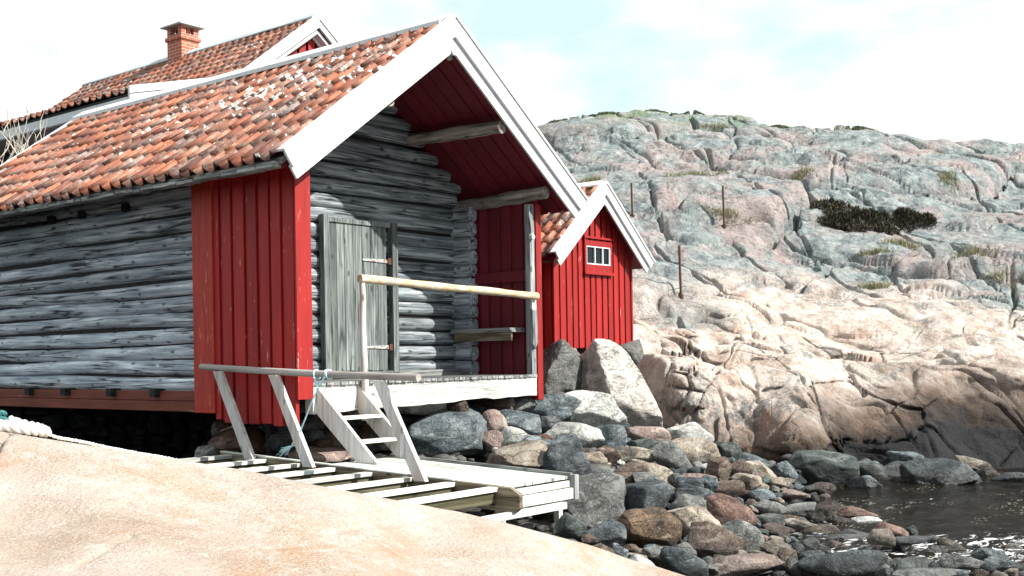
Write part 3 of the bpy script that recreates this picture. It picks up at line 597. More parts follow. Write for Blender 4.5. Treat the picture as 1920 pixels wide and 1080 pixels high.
BL = [
 (845,815,158,98,'blue',.8,0,'big angular blue-grey rock under the porch deck',13.9,.7),
 (775,812,90,95,'dark',.7,0,'dark rock in the shade below the deck behind the steps',14.3,.6),
 (785,763,120,26,'white',.8,0,'flat whitish slab wedged under the long pale deck beam',13.9,.35),
 (857,764,36,30,'brown',.8,0,'small brown stone block propping up the deck beam',13.95,.13),
 (926,796,40,48,'pink',.3,35,'upright pink stone beside the big blue-grey rock',14.3,None),
 (924,829,44,36,'pink',.3,10,'small pink rounded stone above the tan boulder',14.0,None),
 (962,866,130,54,'tan',.5,12,'long tan boulder behind the edge board of the walkway',12.7,.5),
 (1048,874,96,82,'dark',.5,28,'smooth slate-grey boulder right of the tan boulder',12.6,None),
 (992,846,92,44,'blue',.5,8,'pale blue-grey flat boulder behind the tan boulder',13.4,None),
 (968,822,62,36,'white',.3,0,'whitish rounded stone left of the small red stone',14.0,None),
 (1012,826,46,18,'red',.8,8,'small flat reddish stone lying on a grey boulder',13.6,None),
 (970,791,78,36,'blue',.8,-4,'flat blue-grey slab under the right part of the deck',14.6,None),
 (930,758,60,26,'brown',.6,0,'brownish stone in the gap right under the deck beam',14.9,None),
 (968,762,62,30,'grey',.6,0,'grey stone under the right end of the deck beam',15.1,None),
 (1028,764,100,44,'blue',.9,-6,'angular blue-grey boulder below the foot of the red post',15.2,None),
 (1028,797,46,30,'dark',.7,0,'dark blue stone between the flat slabs below the red post',14.9,None),
 (1115,775,104,68,'white',.5,-4,'large whitish boulder leaning on the tall pale rock',15.4,None),
 (1168,750,226,118,'pale',.7,-52,'tall pale slab of rock leaning below the small red shed',16.9,.6),
 (1058,700,84,104,'grey',.9,0,'dark and white split rock propping the left corner of the shed',16.8,.6),
 (1179,661,44,40,'grey',.8,0,'small grey block under the right corner of the shed',18.4,.3),
 (1125,662,80,30,'grey',.7,-8,'grey stone in the dark gap under the middle of the shed',18.3,.5),
 (1074,824,98,50,'white',.7,-6,'pale flat-faced boulder in front of the large whitish one',14.6,None),
 (1144,829,56,54,'blue',.4,0,'pale blue-grey upright boulder below the large whitish one',14.7,None),
 (1217,820,70,38,'pink',.3,-12,'speckled pink boulder at the foot of the tall pale slab',15.6,None),
 (1294,817,78,40,'white',.9,-4,'pale square block next to the big bare outcrop',16.2,None),
 (1101,868,68,32,'tan',.4,0,'mottled pale stone with dark lichen below the pale boulders',13.4,None),
 (1140,858,44,34,'brown',.3,0,'brown rounded stone behind the mottled pale stone',13.9,None),
 (1197,857,70,32,'tan',.5,0,'tan stone with dark base below the pink boulder',None,None),
 (1202,838,60,24,'green',.5,0,'flat greenish stone just under the pink boulder',None,None),
 (1264,862,82,46,'grey',.3,-32,'long grey tilted boulder right of the tan stone',None,None),
 (1302,851,76,50,'tan',.3,-10,'round boulder with a lit top under the pale square block',None,None),
 (1365,847,48,32,'green',.3,-20,'dark greenish boulder against the outcrop foot',None,None),
 (1127,890,90,34,'grey',.5,4,'grey streaked boulder behind the walkway corner',None,None),
 (1170,905,88,48,'brown',.5,20,'brownish boulder sloping towards the walkway corner',None,None),
 (1226,886,78,36,'tan',.6,-36,'narrow ridged tan stone slanting down to the right',None,None),
 (1232,922,92,40,'grey',.7,-32,'flat grey slab slanting down to the right',None,None),
 (1108,942,118,96,'grey',.5,-8,'big grey-green boulder right of the walkway post',11.2,.5),
 (1210,946,90,66,'dark',.3,8,'dark blue rounded boulder behind the rust-stained one',None,None),
 (1297,912,52,28,'dark',.3,-6,'dark blue-grey stone at the back of the stone group',None,None),
 (1308,934,74,36,'dark',.2,-12,'smooth dark blue-grey boulder above the grey cone',None,None),
 (1290,958,58,54,'grey',.4,-22,'grey cone-shaped stone in the middle of the beach',None,None),
 (1303,985,92,54,'tan',.4,-16,'tan boulder with a lit flat top below the grey cone',None,None),
 (1366,966,94,58,'red',.2,-10,'smooth reddish-brown boulder in the middle of the beach',None,None),
 (1214,998,110,68,'orange',.3,-4,'rust-stained boulder with a grey speckled top',None,None),
 (1138,1005,64,40,'dark',.9,6,'dark square block left of the rust-stained boulder',None,None),
 (1075,995,56,46,'green',.3,-20,'small dark green boulder at the edge of the pale foreground rock',None,None),
 (1000,968,86,56,'brown',.3,0,'dark brown boulder under the end of the walkway',11.6,None),
 (1347,1022,100,62,'brown',.7,-4,'large brown boulder with a flat dark face',None,None),
 (1395,1014,72,56,'grey',.5,-18,'light grey lichen boulder joined to the brown one',None,None),
 (1240,1045,76,28,'grey',.3,-8,'flat grey-green stone by the foreground rock',None,None),
 (1285,1064,86,46,'dark',.3,-24,'dark speckled boulder half behind the foreground rock',None,None),
 (1390,1066,150,38,'pink',.7,6,'long pinkish flat rock at the bottom edge',None,None),
 (1592,1062,170,58,'dark',.15,-2,'large smooth dark blue boulder at the bottom edge',None,None),
 (1548,886,114,62,'green',.4,-4,'largest green-black boulder at the water under the outcrop',None,None),
 (1631,890,62,46,'green',.4,-10,'greenish rounded boulder right of the largest green-black one',None,None),
 (1625,912,52,34,'blue',.4,-10,'pale blue-green stone standing at the water edge',None,None),
 (1590,898,26,36,'brown',.5,0,'narrow grey stone in front of the largest green-black boulder',None,None),
 (1700,866,62,34,'blue',.4,-15,'grey-blue boulder at the foot of the dark outcrop',None,None),
 (1680,886,64,34,'dark',.4,0,'black rounded boulder at the far water edge',None,None),
 (1764,896,106,58,'dark',.5,-6,'biggest wet black boulder at the far water edge',None,None),
 (1712,882,22,16,'pink',.5,0,'tiny orange-pink stone between black boulders',None,None),
 (1695,906,34,20,'red',.5,0,'small wet red stone at the far water edge',None,None),
 (1858,892,50,26,'brown',.5,-10,'flat brownish stone at the far right water edge',None,None),
 (1900,902,60,26,'dark',.5,0,'dark stone cut by the right picture edge',None,None),
 (1822,872,70,22,'tan',.6,-16,'pale slanting stone above the biggest black boulder',None,None),
 (1472,886,48,36,'blue',.8,-14,'pale blue-grey angular stone left of the largest green-black boulder',None,None),
 (1416,884,76,34,'tan',.8,-18,'slanted tan slab in front of the outcrop foot',None,None),
 (1415,866,64,22,'blue',.4,-10,'flat blue-grey stone touching the outcrop foot',None,None),
 (1350,888,44,48,'brown',.8,8,'upright brown block right of the round boulder',None,None),
 (1388,884,40,34,'brown',.7,-24,'wedge-shaped grey-brown stone beside the slanted tan slab',None,None),
 (1402,907,48,28,'tan',.6,-8,'blocky yellowish stone near the stream of water',None,None),
 (1363,918,62,26,'brown',.2,0,'long rounded brown stone at the edge of the wet patch',None,None),
 (1457,907,42,20,'tan',.2,0,'small oval yellow-brown stone in the wet patch',None,None),
 (1310,902,64,22,'pink',.5,-10,'pinkish flat stone above the dark blue-grey boulders',None,None),
 (1330,912,30,32,'blue',.7,-20,'narrow pale stone with a dark side',None,None),
 (1492,932,48,20,'pink',.3,-4,'pink stone with a wet edge in the shallow water',None,None),
 (1556,970,72,52,'brown',.95,-28,'dark angular wedge of rock standing by the water',None,None),
 (1502,963,62,28,'grey',.3,6,'smooth grey-green stone left of the angular wedge',None,None),
 (1442,957,62,28,'grey',.4,-4,'light grey flat boulder right of the reddish one',None,None),
 (1446,978,44,24,'green',.3,8,'small turquoise-green stone touching the ochre one',None,None),
 (1483,977,44,18,'orange',.3,-4,'small ochre stone next to the turquoise-green one',None,None),
 (1608,963,64,20,'red',.3,-4,'reddish flat stone lying in the shallow water',11.9,None),
 (1625,977,44,13,'white',.3,0,'little whitish stone in front of the reddish one in the water',11.6,None),
 (1672,1000,56,26,'red',.3,-20,'red rounded stone washed by foam',11.2,None),
 (1652,1008,42,26,'tan',.3,-6,'round tan stone in front of the red washed one',11.0,None),
 (1710,998,20,18,'dark',.9,0,'tiny black pointed stone sticking out of the foam',11.3,None),
 (1716,1015,70,14,'dark',.6,2,'flat black stone lying low in the foam',11.0,None),
 (1508,992,62,22,'tan',.6,-14,'tan stone behind the orange streaked one',None,None),
 (1535,1003,70,26,'orange',.6,12,'orange streaked stone below the angular wedge',None,None),
 (1460,992,52,18,'brown',.6,0,'brown flat stone right of the lichen boulder',None,None),
 (1517,1024,36,28,'green',.3,-10,'greenish round pebble-like stone above the large smooth dark boulder',None,None),
 (1590,1015,100,26,'grey',.7,4,'long grey-green slab above the large smooth dark boulder',None,None),
 (1455,1032,60,30,'tan',.7,-10,'light tan flat stone right of the lichen boulder base',None,None),
 (1478,1048,34,34,'brown',.9,0,'dark brown square stone left of the large smooth dark boulder',None,None),
 (1758,1040,50,30,'grey',.8,-12,'grey angular stone on the spit at lower right',None,None),
 (1800,1036,72,34,'brown',.8,-12,'brownish-grey angular rock highest on the spit at lower right',None,None),
 (1860,1046,60,26,'blue',.7,-12,'blue-grey angular stone on the spit near the right edge',None,None),
 (1812,1060,78,28,'grey',.5,-6,'rounded grey stone at the bottom right',None,None),
 (1720,1062,70,26,'green',.4,4,'flat green-grey stone right of the large smooth dark boulder',None,None),
 (1888,1062,60,22,'blue',.5,-8,'blue-white stone at the bottom right corner',None,None),
 (1750,1077,140,16,'grey',.5,0,'broad grey rock cut by the bottom edge',None,None),
 # under the red wall and around the steps
 (448,833,106,52,'red',.2,-6,'large smooth red granite boulder behind the left handrail post',13.2,.45),
 (386,855,34,32,'grey',.4,0,'small grey stone left of the red granite boulder',13.0,None),
 (560,822,120,64,'dark',.4,-22,'dark speckled boulder right of the red granite boulder',13.6,.45),
 (594,858,126,36,'pink',.4,0,'pinkish-grey flat boulder behind the second handrail post',12.9,.4),
 (416,806,34,26,'brown',.7,0,'brownish stone under the lower left corner of the red boards',13.6,None),
 (516,803,40,26,'tan',.7,-10,'yellowish stone wedged under the red boards',13.9,None),
 (628,802,52,66,'brown',.7,-30,'rust-brown rock in the shade behind the left side of the steps',13.4,.35),
 (604,832,34,16,'orange',.2,-4,'small ochre stone in the dark behind the steps',13.1,None),
 (693,816,34,56,'brown',.8,0,'brown upright block seen through the steps',13.6,None),
 (650,772,50,24,'tan',.7,0,'tan stone right under the deck beam behind the steps',13.4,None),
 (655,798,40,28,'white',.5,0,'whitish stone seen between the treads of the steps',13.8,None),
]
for (cx, cy, w_, h_, kd, an, ti, lb, Z_, dp) in BL:
    k_ = 1.16 if w_ < 125 else 1.03
    boulder(cx, cy, w_*k_, h_*k_, kd, min(1, an+.25), ti, lb, Z_, None, dp, sub=5 if w_*h_ > 4500 else 4)
# smaller stones filling the beach between the named boulders
kinds = ['grey', 'blue', 'dark', 'grey', 'white', 'green', 'tan', 'brown', 'grey', 'dark', 'grey', 'dark', 'tan', 'blue', 'brown', 'pink']
CN = {'grey': 'grey', 'blue': 'blue-grey', 'dark': 'dark', 'green': 'greenish', 'white': 'whitish', 'pink': 'pinkish', 'red': 'reddish', 'tan': 'tan', 'brown': 'brown'}
cnt = 0; tries = 0; used = set()
import re
NAMED = []
for q in BL:
    short = re.split(r' (?:under|behind|right|left|in|at|on|below|above|wedged|propping|beside|next|lying|leaning|by|with|against|from|sloping|slanting|near|touching|standing|between|stick|washed|cut|joined|half|seen|just|tilted)\b', q[7])[0]
    if short.split()[0] not in ('the', 'a', 'biggest', 'largest'): pass
    NAMED.append((q[0], q[1], q[2], q[3], short))
def beach_lo(x): return max(780, 800+(x-1180)*.33) if x < 1450 else 880+(x-1450)*.06
while cnt < 210 and tries < 60000:
    tries += 1
    x = RS.uniform(905, 1915); y = RS.uniform(beach_lo(x), 1078)
    if y > 700+.33*(x-905)+275: continue                       # hidden behind the foreground rock
    if x < 1060 and y > 815+(x-800)*.3: continue               # under the walkway
    if x > 1570-(y-905)*.2 and y > 905 and y < 985+(x-1560)*.1+14: continue   # open water
    s = RS.uniform(20, 62)*(.75+.5*(y-780)/300)
    if any(abs(x-a) < (c_+s)*.30 and abs(y-b) < (d_+s*.6)*.30 for a, b, c_, d_ in PLACED): continue
    kd = RS.choice(kinds); an = RS.choice((.4, .7, .9, 1.0, 1.0))
    q = min(NAMED, key=lambda k: abs(k[0]-x)/(k[2]+20)+abs(k[1]-y)/(k[3]+14))
    dx_, dy_ = (x-q[0])/(q[2]+20), (y-q[1])/(q[3]+14)
    side = ('right of' if dx_ > 0 else 'left of') if abs(dx_) > abs(dy_) else ('in front of' if dy_ > 0 else 'just behind')
    lab = '%s %s %s stone %s the %s' % ('small' if s > 26 else 'tiny', CN[kd], 'rounded' if an < .6 else 'angular', side, q[4])
    if lab in used or len(lab.split()) > 16: continue
    used.add(lab)
    boulder(x, y, s, s*RS.uniform(.45, .75), kd, an, RS.uniform(-30, 20), lab, None, 'small stones lying between the beach boulders', sub=3, name='stone', cat='stone'); cnt += 1
# loose shingle between them: uncountable
rs = np.random.RandomState(5); VV = []; FFc = []; TT = []; b0 = 0
v0, f0 = [], []
prot = [rock_mesh(s_, .5, 2) for s_ in range(6)]
for k in range(1500):
    t = rs.uniform(-.32, .5); Z = rs.uniform(9.3, 17.5)
    bz = float(baseH(np.array([t]), np.array([Z]))[0])
    if bz < -1.8: continue
    V, F = prot[k % 6]; s_ = rs.uniform(.03, .11)
    a = rs.uniform(0, 6.28); Rm = np.array([[math.cos(a), -math.sin(a), 0], [math.sin(a), math.cos(a), 0], [0, 0, 1]])
    p = toW(np.array(t), np.array(Z), np.array(bz-.10+s_*.2))
    VV.append((V*[s_*rs.uniform(.8, 1.5), s_, s_*.6])@Rm.T+p); FFc.append(F+b0); b0 += len(V); TT += [rs.uniform()]*len(V)
n = NT('mixed shingle'); t_ = n.attr('tint'); c = n.ramp(t_, [(0, (.025, .03, .03)), (.25, (.065, .065, .065)), (.5, (.03, .03, .03)), (.7, (.10, .095, .09)), (.85, (.06, .05, .04)), (1, (.17, .165, .155))])
c = n.mix(n.ramp(n.noise(n.co, 40, 3), [(.4, .5), (.6, 0.)]), c, (.03, .03, .03)); M['shingle'] = n.fin(c, .7)
o = np_mesh('shingle', np.concatenate(VV), np.concatenate(FFc), M['shingle'], None, True, {'tint': TT}); tag(o, kind='stuff'); o['label'] = 'loose small shingle filling the gaps between the beach stones'

# ------------------------------------------------------------------ roof building blocks
def pantiles(name, parent, ridge, eave, y0, y1, mat, wdt=.215, expo=.335, sag=0.0, lich=None, seed=0, kink=None, sub=10):
    """S-shaped clay tiles. ridge=(x,z), eave=(x,z) in the gable plane, laid from y0 to y1."""
    rs = np.random.RandomState(seed)
    segs = [(ridge, eave)] if kink is None else [(ridge, kink), (kink, eave)]
    V = []; F = []; T_ = []; Lc = []; b0 = 0
    ncol = max(1, int(round((y1-y0)/wdt))); wd = (y1-y0)/ncol
    u = np.linspace(0, 1, sub+1)
    du = np.minimum(np.abs(u-.14), np.abs(u-1.14)); prof = .066*np.exp(-(du/.14)**2)-.026*np.sin(np.pi*np.clip((u-.25)/.7, 0, 1))
    for (ra, ea) in segs:
        ra, ea = np.array(ra), np.array(ea); L_ = np.hypot(*(ea-ra)); d = (ea-ra)/L_; nrm = np.array([-d[1], d[0]])
        if nrm[1] < 0: nrm = -nrm
        nr = max(1, int(round(L_/expo))); ex = L_/nr
        for r_ in range(nr):
            for c_ in range(ncol):
                yj = y0+c_*wd; jt = rs.normal(0, .006); yaw = rs.normal(0, .022); lift = abs(rs.normal(0, .006)); slide = rs.normal(0, .012)
                ln = ex+.07; tl = []
                for q in (0, .5, 1, 'lip'):
                    qq = 1 if q == 'lip' else q
                    s_ = r_*ex-.07+qq*ln+slide
                    hh = .014+.019*qq+lift*qq+prof - (.022 if q == 'lip' else 0)
                    yy = yj+u*wd*1.08+jt+yaw*(s_-r_*ex)
                    base = ra+d*s_
                    zz_ = base[1]+nrm[1]*hh-sag*np.sin(np.pi*np.clip((yj-y0)/(y1-y0), 0, 1))+.012*np.sin(yj*1.7+s_*1.1)
                    tl.append(np.stack([base[0]+nrm[0]*hh, yy, zz_], -1))
                tl = np.concatenate(tl); V.append(tl)
                m_ = sub+1; i = np.arange(3)[:, None]*m_+np.arange(sub)[None]
                f = np.stack([i, i+1, i+m_+1, i+m_], -1).reshape(-1, 4)+b0; F.append(f); b0 += len(tl)
                tv = rs.uniform(); T_ += [tv]*len(tl)
                Lc += [(lich((r_+.5)*ex/L_, (yj-y0)) if lich else 0)]*len(tl)
    F = np.concatenate(F)
    if (eave[0]-ridge[0]) > 0: pass
    else: F = F[:, ::-1]
    o = np_mesh(name, np.concatenate(V), F, mat, parent, True, {'tint': T_, 'lichen': Lc})
    return o
def vpt(x, y, z): return (x, y, z)

# ------------------------------------------------------------------ MAIN BOATHOUSE
W2, YB = 1.95, 7.55                        # half width, back verge
YV = -.33                                 # front verge plane
SL = .73; cs = 1/math.hypot(1, SL)
ZT = 4.13                                 # ridge height of the roof surface
XE = 2.55                                 # half span to the eaves
hut = empty('boathouse', (0, 0, 0), 'weathered log boathouse with red boards, tiled roof and open porch by the steps', 'boathouse')
def rz(x, off=0): return ZT-SL*abs(x-W2)+off
def log_wall(name, mat, axis, pos, a, b, zs, rad, fa=None, seg=22, seed=1, parent=hut):
    """stack of hewn logs; axis 'x' or 'y'; pos = centre on the other axis; fa(z) -> limits"""
    rs = np.random.RandomState(seed); V = []; F = []; T_ = []; b0 = 0
    for li, zc in enumerate(zs):
        a_, b_ = (a, b) if fa is None else fa(zc)
        if b_-a_ < .15: continue
        n_ = max(6, int((b_-a_)/.045)); s_ = np.linspace(a_, b_, n_); th = np.linspace(0, 2*np.pi, seg, endpoint=False)
        S, Th = np.meshgrid(s_, th, indexing='ij'); off = rs.uniform(0, 100)
        tap = 1+.07*np.sin((S-a_)/(b_-a_)*3.1*rs.choice((-1, 1))+rs.uniform(0, 3))
        r = rad*tap*(1+.04*fbm(S*.8+off, Th*0+off, seed, 3)+.035*fbm(S*2.2+off, Th*2.5+off, seed+3, 4)+.012*fbm(S*3+off, Th*14, seed+7, 2))
        cr = np.abs(fbm(S*.55+off, Th*1.6+off*.3, seed+11, 3)); r = r-.022*np.exp(-(cr/.030)**2)*ss(-.1, .25, fbm(S*.8+off, Th, seed+13, 2))
        sag = .014*np.sin(S*.9+off)+.02*fbm(S*.45+off, S*0, seed, 2)
        cT, sT = np.cos(Th), np.sin(Th)
        zc2 = zc+sag+np.sign(sT)*np.abs(sT)**.93*r*.99
        oth = pos+np.sign(cT)*np.abs(cT)**.95*r*.95
        P3 = np.stack([oth, S, zc2], -1) if axis == 'y' else np.stack([S, oth, zc2], -1)
        V.append(P3.reshape(-1, 3)); i = np.arange(n_-1)[:, None]*seg+np.arange(seg)[None]; j = np.arange(n_-1)[:, None]*seg+(np.arange(seg)[None]+1) % seg
        f = np.stack([i, j, j+seg, i+seg], -1).reshape(-1, 4)
        if axis == 'x': f = f
        else: f = f[:, ::-1]
        F += [tuple(q) for q in (f+b0)]
        c0, c1 = [tuple(b0+k for k in range(seg)), tuple(b0+(n_-1)*seg+k for k in range(seg))]
        F += [c0[::-1] if axis == 'x' else c0, c1 if axis == 'x' else c1[::-1]]
        b0 += n_*seg; T_ += [rs.uniform()]*(n_*seg)
    o = np_mesh(name, np.concatenate(V), F, mat, parent, True, {'tint': T_}); o.data.set_sharp_from_angle(angle=R(50))
    return o
zs = [-.015+.188*k for k in range(13)]
log_wall('log_wall', M['log_y'], 'y', .115, 1.0, YB-.35, zs, .090, seed=4)
log_wall('log_wall', M['log_y'], 'y', 3.80, 1.0, YB-.35, [.09+.188*k for k in range(12)], .100, seed=9)
def gab(zc):
    up = zc-.03; lim = 1.95-.12 if up < rz(0, -.24) else (rz(W2, -.165)-up)/SL
    lim = min(lim, 1.93); return (W2-lim, W2+lim)
zf = [.13+.186*k for k in range(21)]
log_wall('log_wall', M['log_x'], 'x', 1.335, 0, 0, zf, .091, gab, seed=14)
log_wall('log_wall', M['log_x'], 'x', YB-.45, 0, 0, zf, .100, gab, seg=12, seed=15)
mb = MB(); mb.box(.09, .13, 1.1, YB-.4, -.09, 2.3); mb.box(.2, 3.75, 1.33, 1.36, .1, 2.5)
mb.prism([(.3, 1.33, 2.5), (3.6, 1.33, 2.5), (W2, 1.33, 3.72)], (0, .03, 0)); mb.build('log_backing', M['joist'], hut)  # near-black backing behind the gaps between the logs
# sill beam with joist ends
mb = MB(); mb.box(-.02, .18, 1.2, YB-.3, -.215, -.10); mb.box(-.025, .175, 1.2, YB-.3, -.34, -.219); mb.build('sill_beam', M['sill'], hut, bevel=.008)
for yy in (5.615, 4.697, 3.63, 2.70):
    mb = MB(); mb.box(-.10, .1, yy-.06, yy+.055, -.17, -.075); mb.build('joist_end', M['joist'], hut, bevel=.01)
mb = MB(); mb.box(3.72, 3.92, .3, YB-.3, -.33, -.04); mb.box(.1, 3.8, YB-.5, YB-.35, -.34, -.1); mb.build('sill_beam', M['sill'], hut)
V_, F_, b_ = [], [], 0; rs_ = np.random.RandomState(8); PR = [rock_mesh(60+i, .7, 3) for i in range(6)]
def course(p0, p1, z0, z1):
    global b_
    p0, p1 = np.array(p0), np.array(p1); L_ = np.hypot(*(p1-p0)); d = (p1-p0)/L_; z = z0
    while z < z1:
        hh = rs_.uniform(.16, .24); s_ = 0
        while s_ < L_:
            w_ = rs_.uniform(.25, .5); V, F = PR[rs_.randint(6)]; c_ = p0+d*(s_+w_/2)
            P3 = V*[w_*.54, .2, hh*.56]; P3 = np.stack([c_[0]+d[0]*P3[:, 0]-d[1]*P3[:, 1], c_[1]+d[1]*P3[:, 0]+d[0]*P3[:, 1], z+hh/2+P3[:, 2]], -1)
            V_.append(P3); F_.append(F+b_); b_ += len(V); s_ += w_*.95
        z += hh*.95
course((.3, .95), (3.9, .95), -1.2, -.30); course((3.8, 1.0), (3.8, YB-.4), -1.4, -.3); course((3.8, YB-.5), (.2, YB-.5), -1.6, -.3)
mb = MB(); mb.box(3.86, 3.96, 1.1, YB-.4, -1.6, -.36); mb.box(.2, 3.9, YB-.42, YB-.36, -1.6, -.36); mb.box(.3, 3.9, 1.02, 1.1, -1.4, -.33); mb.build('light_screen_core', M['joist'], hut)  # added solid backing, blocks light leaking between the stones
np_mesh('stone_light_screen', np.concatenate(V_), np.concatenate(F_), ST['dark'], hut, True)  # added rubble walls that keep sunlight out from under the hut
# upper plate with little wedges
for yy in (3.35, 4.35, 5.1):
    mb = MB(); mb.box(-.02, .06, yy-.05, yy+.05, 2.10, 2.20); mb.build('wedge', M['joist'], hut)
# left red board wall
def board_wall(name, mat, plane, axis, a, b, zbot, ztop, dirn, wb=.155, gap=.065, parent=hut, jz=.01, seed=0, inset=.022, th=.022):
    """vertical board-on-board cladding: recessed boards with proud boards over them"""
    rs = random.Random(seed); mb = MB(); s_ = a
    zt = ztop if callable(ztop) else (lambda q: ztop)
    def slab(p0, p1, d0, d1, z0):
        q0, q1 = sorted((plane+dirn*d0, plane+dirn*d1))
        if axis == 'y': pts = [(q0, p0, z0), (q0, p1, z0), (q0, p1, zt(p1)), (q0, p0, zt(p0))]; ext = (q1-q0, 0, 0)
        else: pts = [(p0, q0, z0), (p1, q0, z0), (p1, q0, zt(p1)), (p0, q0, zt(p0))]; ext = (0, q1-q0, 0)
        mb.prism(pts, ext, rs.random())
    slab(a+.004, b-.004, -inset-th, -inset, zbot+.02)
    while s_ < b-.03:
        e = min(b, s_+wb*rs.uniform(.88, 1.1)); slab(s_, e, -inset, 0, zbot+rs.uniform(-jz, jz)); s_ = e+gap*rs.uniform(.75, 1.25)
    return mb.build(name, mat, parent, bevel=.003)
board_wall('board_wall', M['red'], -.17, 'y', .02, 1.28, -.44, 2.36, -1, wb=.165, gap=.045, seed=3, inset=.03)
mb = MB(); mb.box(-.185, -.155, 1.37, 1.74, -.335, 2.36); mb.box(-.155, -.02, 1.715, 1.745, -.33, 2.3); mb.build('corner_board', M['red_worn'], hut, bevel=.004)
col.objects[-1]['label'] = 'worn corner board with orange bare patches at its foot'
mb = MB(); mb.box(-.178, .03, -.03, .0, -.17, 2.24); mb.build('corner_board', M['red'], hut, bevel=.004)
mb = MB(); mb.box(-.13, -.02, .02, 1.7, 2.0, 2.1); mb.box(-.13, -.02, .02, 1.7, .3, .4); mb.box(-.12, -.02, .01, .11, -.1, 2.1); mb.build('inner_frame', M['grey_y'], hut)
mb = MB(); mb.box(-.16, -.13, 1.285, 1.375, -.40, 2.3); mb.build('recessed_board', M['red'], hut)
# right wall of the porch (seen from inside) and its posts
board_wall('board_wall', M['red_shade'], 3.90, 'y', -.0, 1.15, -.30, 2.30, -1, wb=.15, gap=.06, seed=8)
board_wall('board_wall', M['red'], 3.975, 'y', -.0, YB-.4, -.33, 2.30, 1, wb=.15, gap=.06, seed=9)
mb = MB(); mb.box(3.84, 3.874, .02, 1.12, 1.23, 1.37); mb.build('rail_board', M['red_shade'], hut)
mb = MB(); mb.box(3.875, 3.985, -.035, -.003, -.33, 2.22); mb.build('corner_board', M['red'], hut, bevel=.004)
mb = MB(); mb.box(3.765, 3.862, -.02, .07, -.02, 2.22); mb.build('porch_post', M['grey_z'], hut, bevel=.006)
mb = MB(); mb.prism([(3.715, -.04, 2.20), (3.80, -.04, 2.2), (3.80, -.04, 1.86), (3.775, -.04, 1.84)], (0, .03, 0)); mb.build('wedge', M['grey_z'], hut)
mb = MB(); mb.tube([(3.775, -.07, 1.79), (3.775, -.02, 1.79)], .036, 12); mb.build('knob', M['cap'], hut)
mb = MB(); mb.prism([(3.745, -.06, .84), (3.85, -.06, .84), (3.85, -.06, .42), (3.80, -.06, .33), (3.745, -.06, .40)], (0, .04, 0)); mb.build('bracket', M['grey_z'], hut, bevel=.003)
mb = MB(); mb.box(3.76, 3.845, -.045, -.015, .82, 1.0); mb.build('bracket', M['pale_y'], hut)
# plate log and purlin
def wob_log(name, p, q, r, mat, seed=0):
    rs = random.Random(seed); mb = MB(); n_ = 14
    pts = [Vector(p).lerp(Vector(q), i/(n_-1))+Vector((rs.uniform(-.004, .004), 0, rs.uniform(-.005, .005))) for i in range(n_)]
    mb.tube(pts, [r*(1+.06*math.sin(i*.8+seed)+rs.uniform(-.02, .02)) for i in range(n_)], 14, wob=.03)
    o = mb.build(name, mat, hut); smooth_angle(o, 50); return o
wob_log('roof_log', (3.86, 1.35, 2.30), (3.86, -.22, 2.36), .085, M['purlin'], 1)
wob_log('roof_log', (2.90, 1.3, 3.10), (2.90, -.29, 3.06), .082, M['purlin'], 2)
wob_log('roof_log', (1.0, 1.3, 3.10), (1.0, -.25, 3.10), .08, M['purlin'], 3)
wob_log('roof_log', (0.0, 1.6, 2.30), (0.0, .05, 2.30), .085, M['log_y'], 4)
# bench
mb = MB(); mb.box(3.56, 3.87, .17, 1.22, .585, .615); mb.box(3.575, 3.87, .16, 1.23, .56, .582); mb.build('bench_top', M['grey_y'], hut)
mb = MB(); mb.box(3.60, 3.63, .19, 1.18, .45, .558); mb.build('bench_apron', M['brown_y'], hut)
# porch deck
mb = MB(); x = .0
while x < 3.84:
    wd = random.uniform(.082, .098); mb.box(x, min(x+wd, 3.86), -.035+random.uniform(-.008, .006), 1.28, -.032, random.uniform(-.002, .003)); x += wd+.012
mb.build('deck_planks', M['grey_y'], hut)
mb = MB(); nb = 26; top, bot = [], []
for i in range(nb+1):
    x = .035+(3.87-.035)*i/nb; top.append((x, -.012, -.036)); bot.append((x, -.012, -.325+.055*i/nb+random.uniform(-.006, .006)+(.02 if 15 < i < 20 else 0)))
vs = top+bot+[(a, .11, c_) for a, _, c_ in top]+[(a, .11, c_) for a, _, c_ in bot]; m_ = nb+1
fs = []
for i in range(nb):
    fs += [(i, m_+i, m_+i+1, i+1), (2*m_+i, 2*m_+i+1, 3*m_+i+1, 3*m_+i), (i, i+1, 2*m_+i+1, 2*m_+i), (m_+i, 3*m_+i, 3*m_+i+1, m_+i+1)]
fs += [(0, 2*m_, 3*m_, m_), (nb, m_+nb, 3*m_+nb, 2*m_+nb)]
mb.add(vs, fs, .4); mb.build('deck_beam', M['pale_x'], hut)
mb = MB(); mb.box(.1, 3.8, 1.16, 1.25, .004, .085); mb.build('threshold', M['grey_x'], hut)
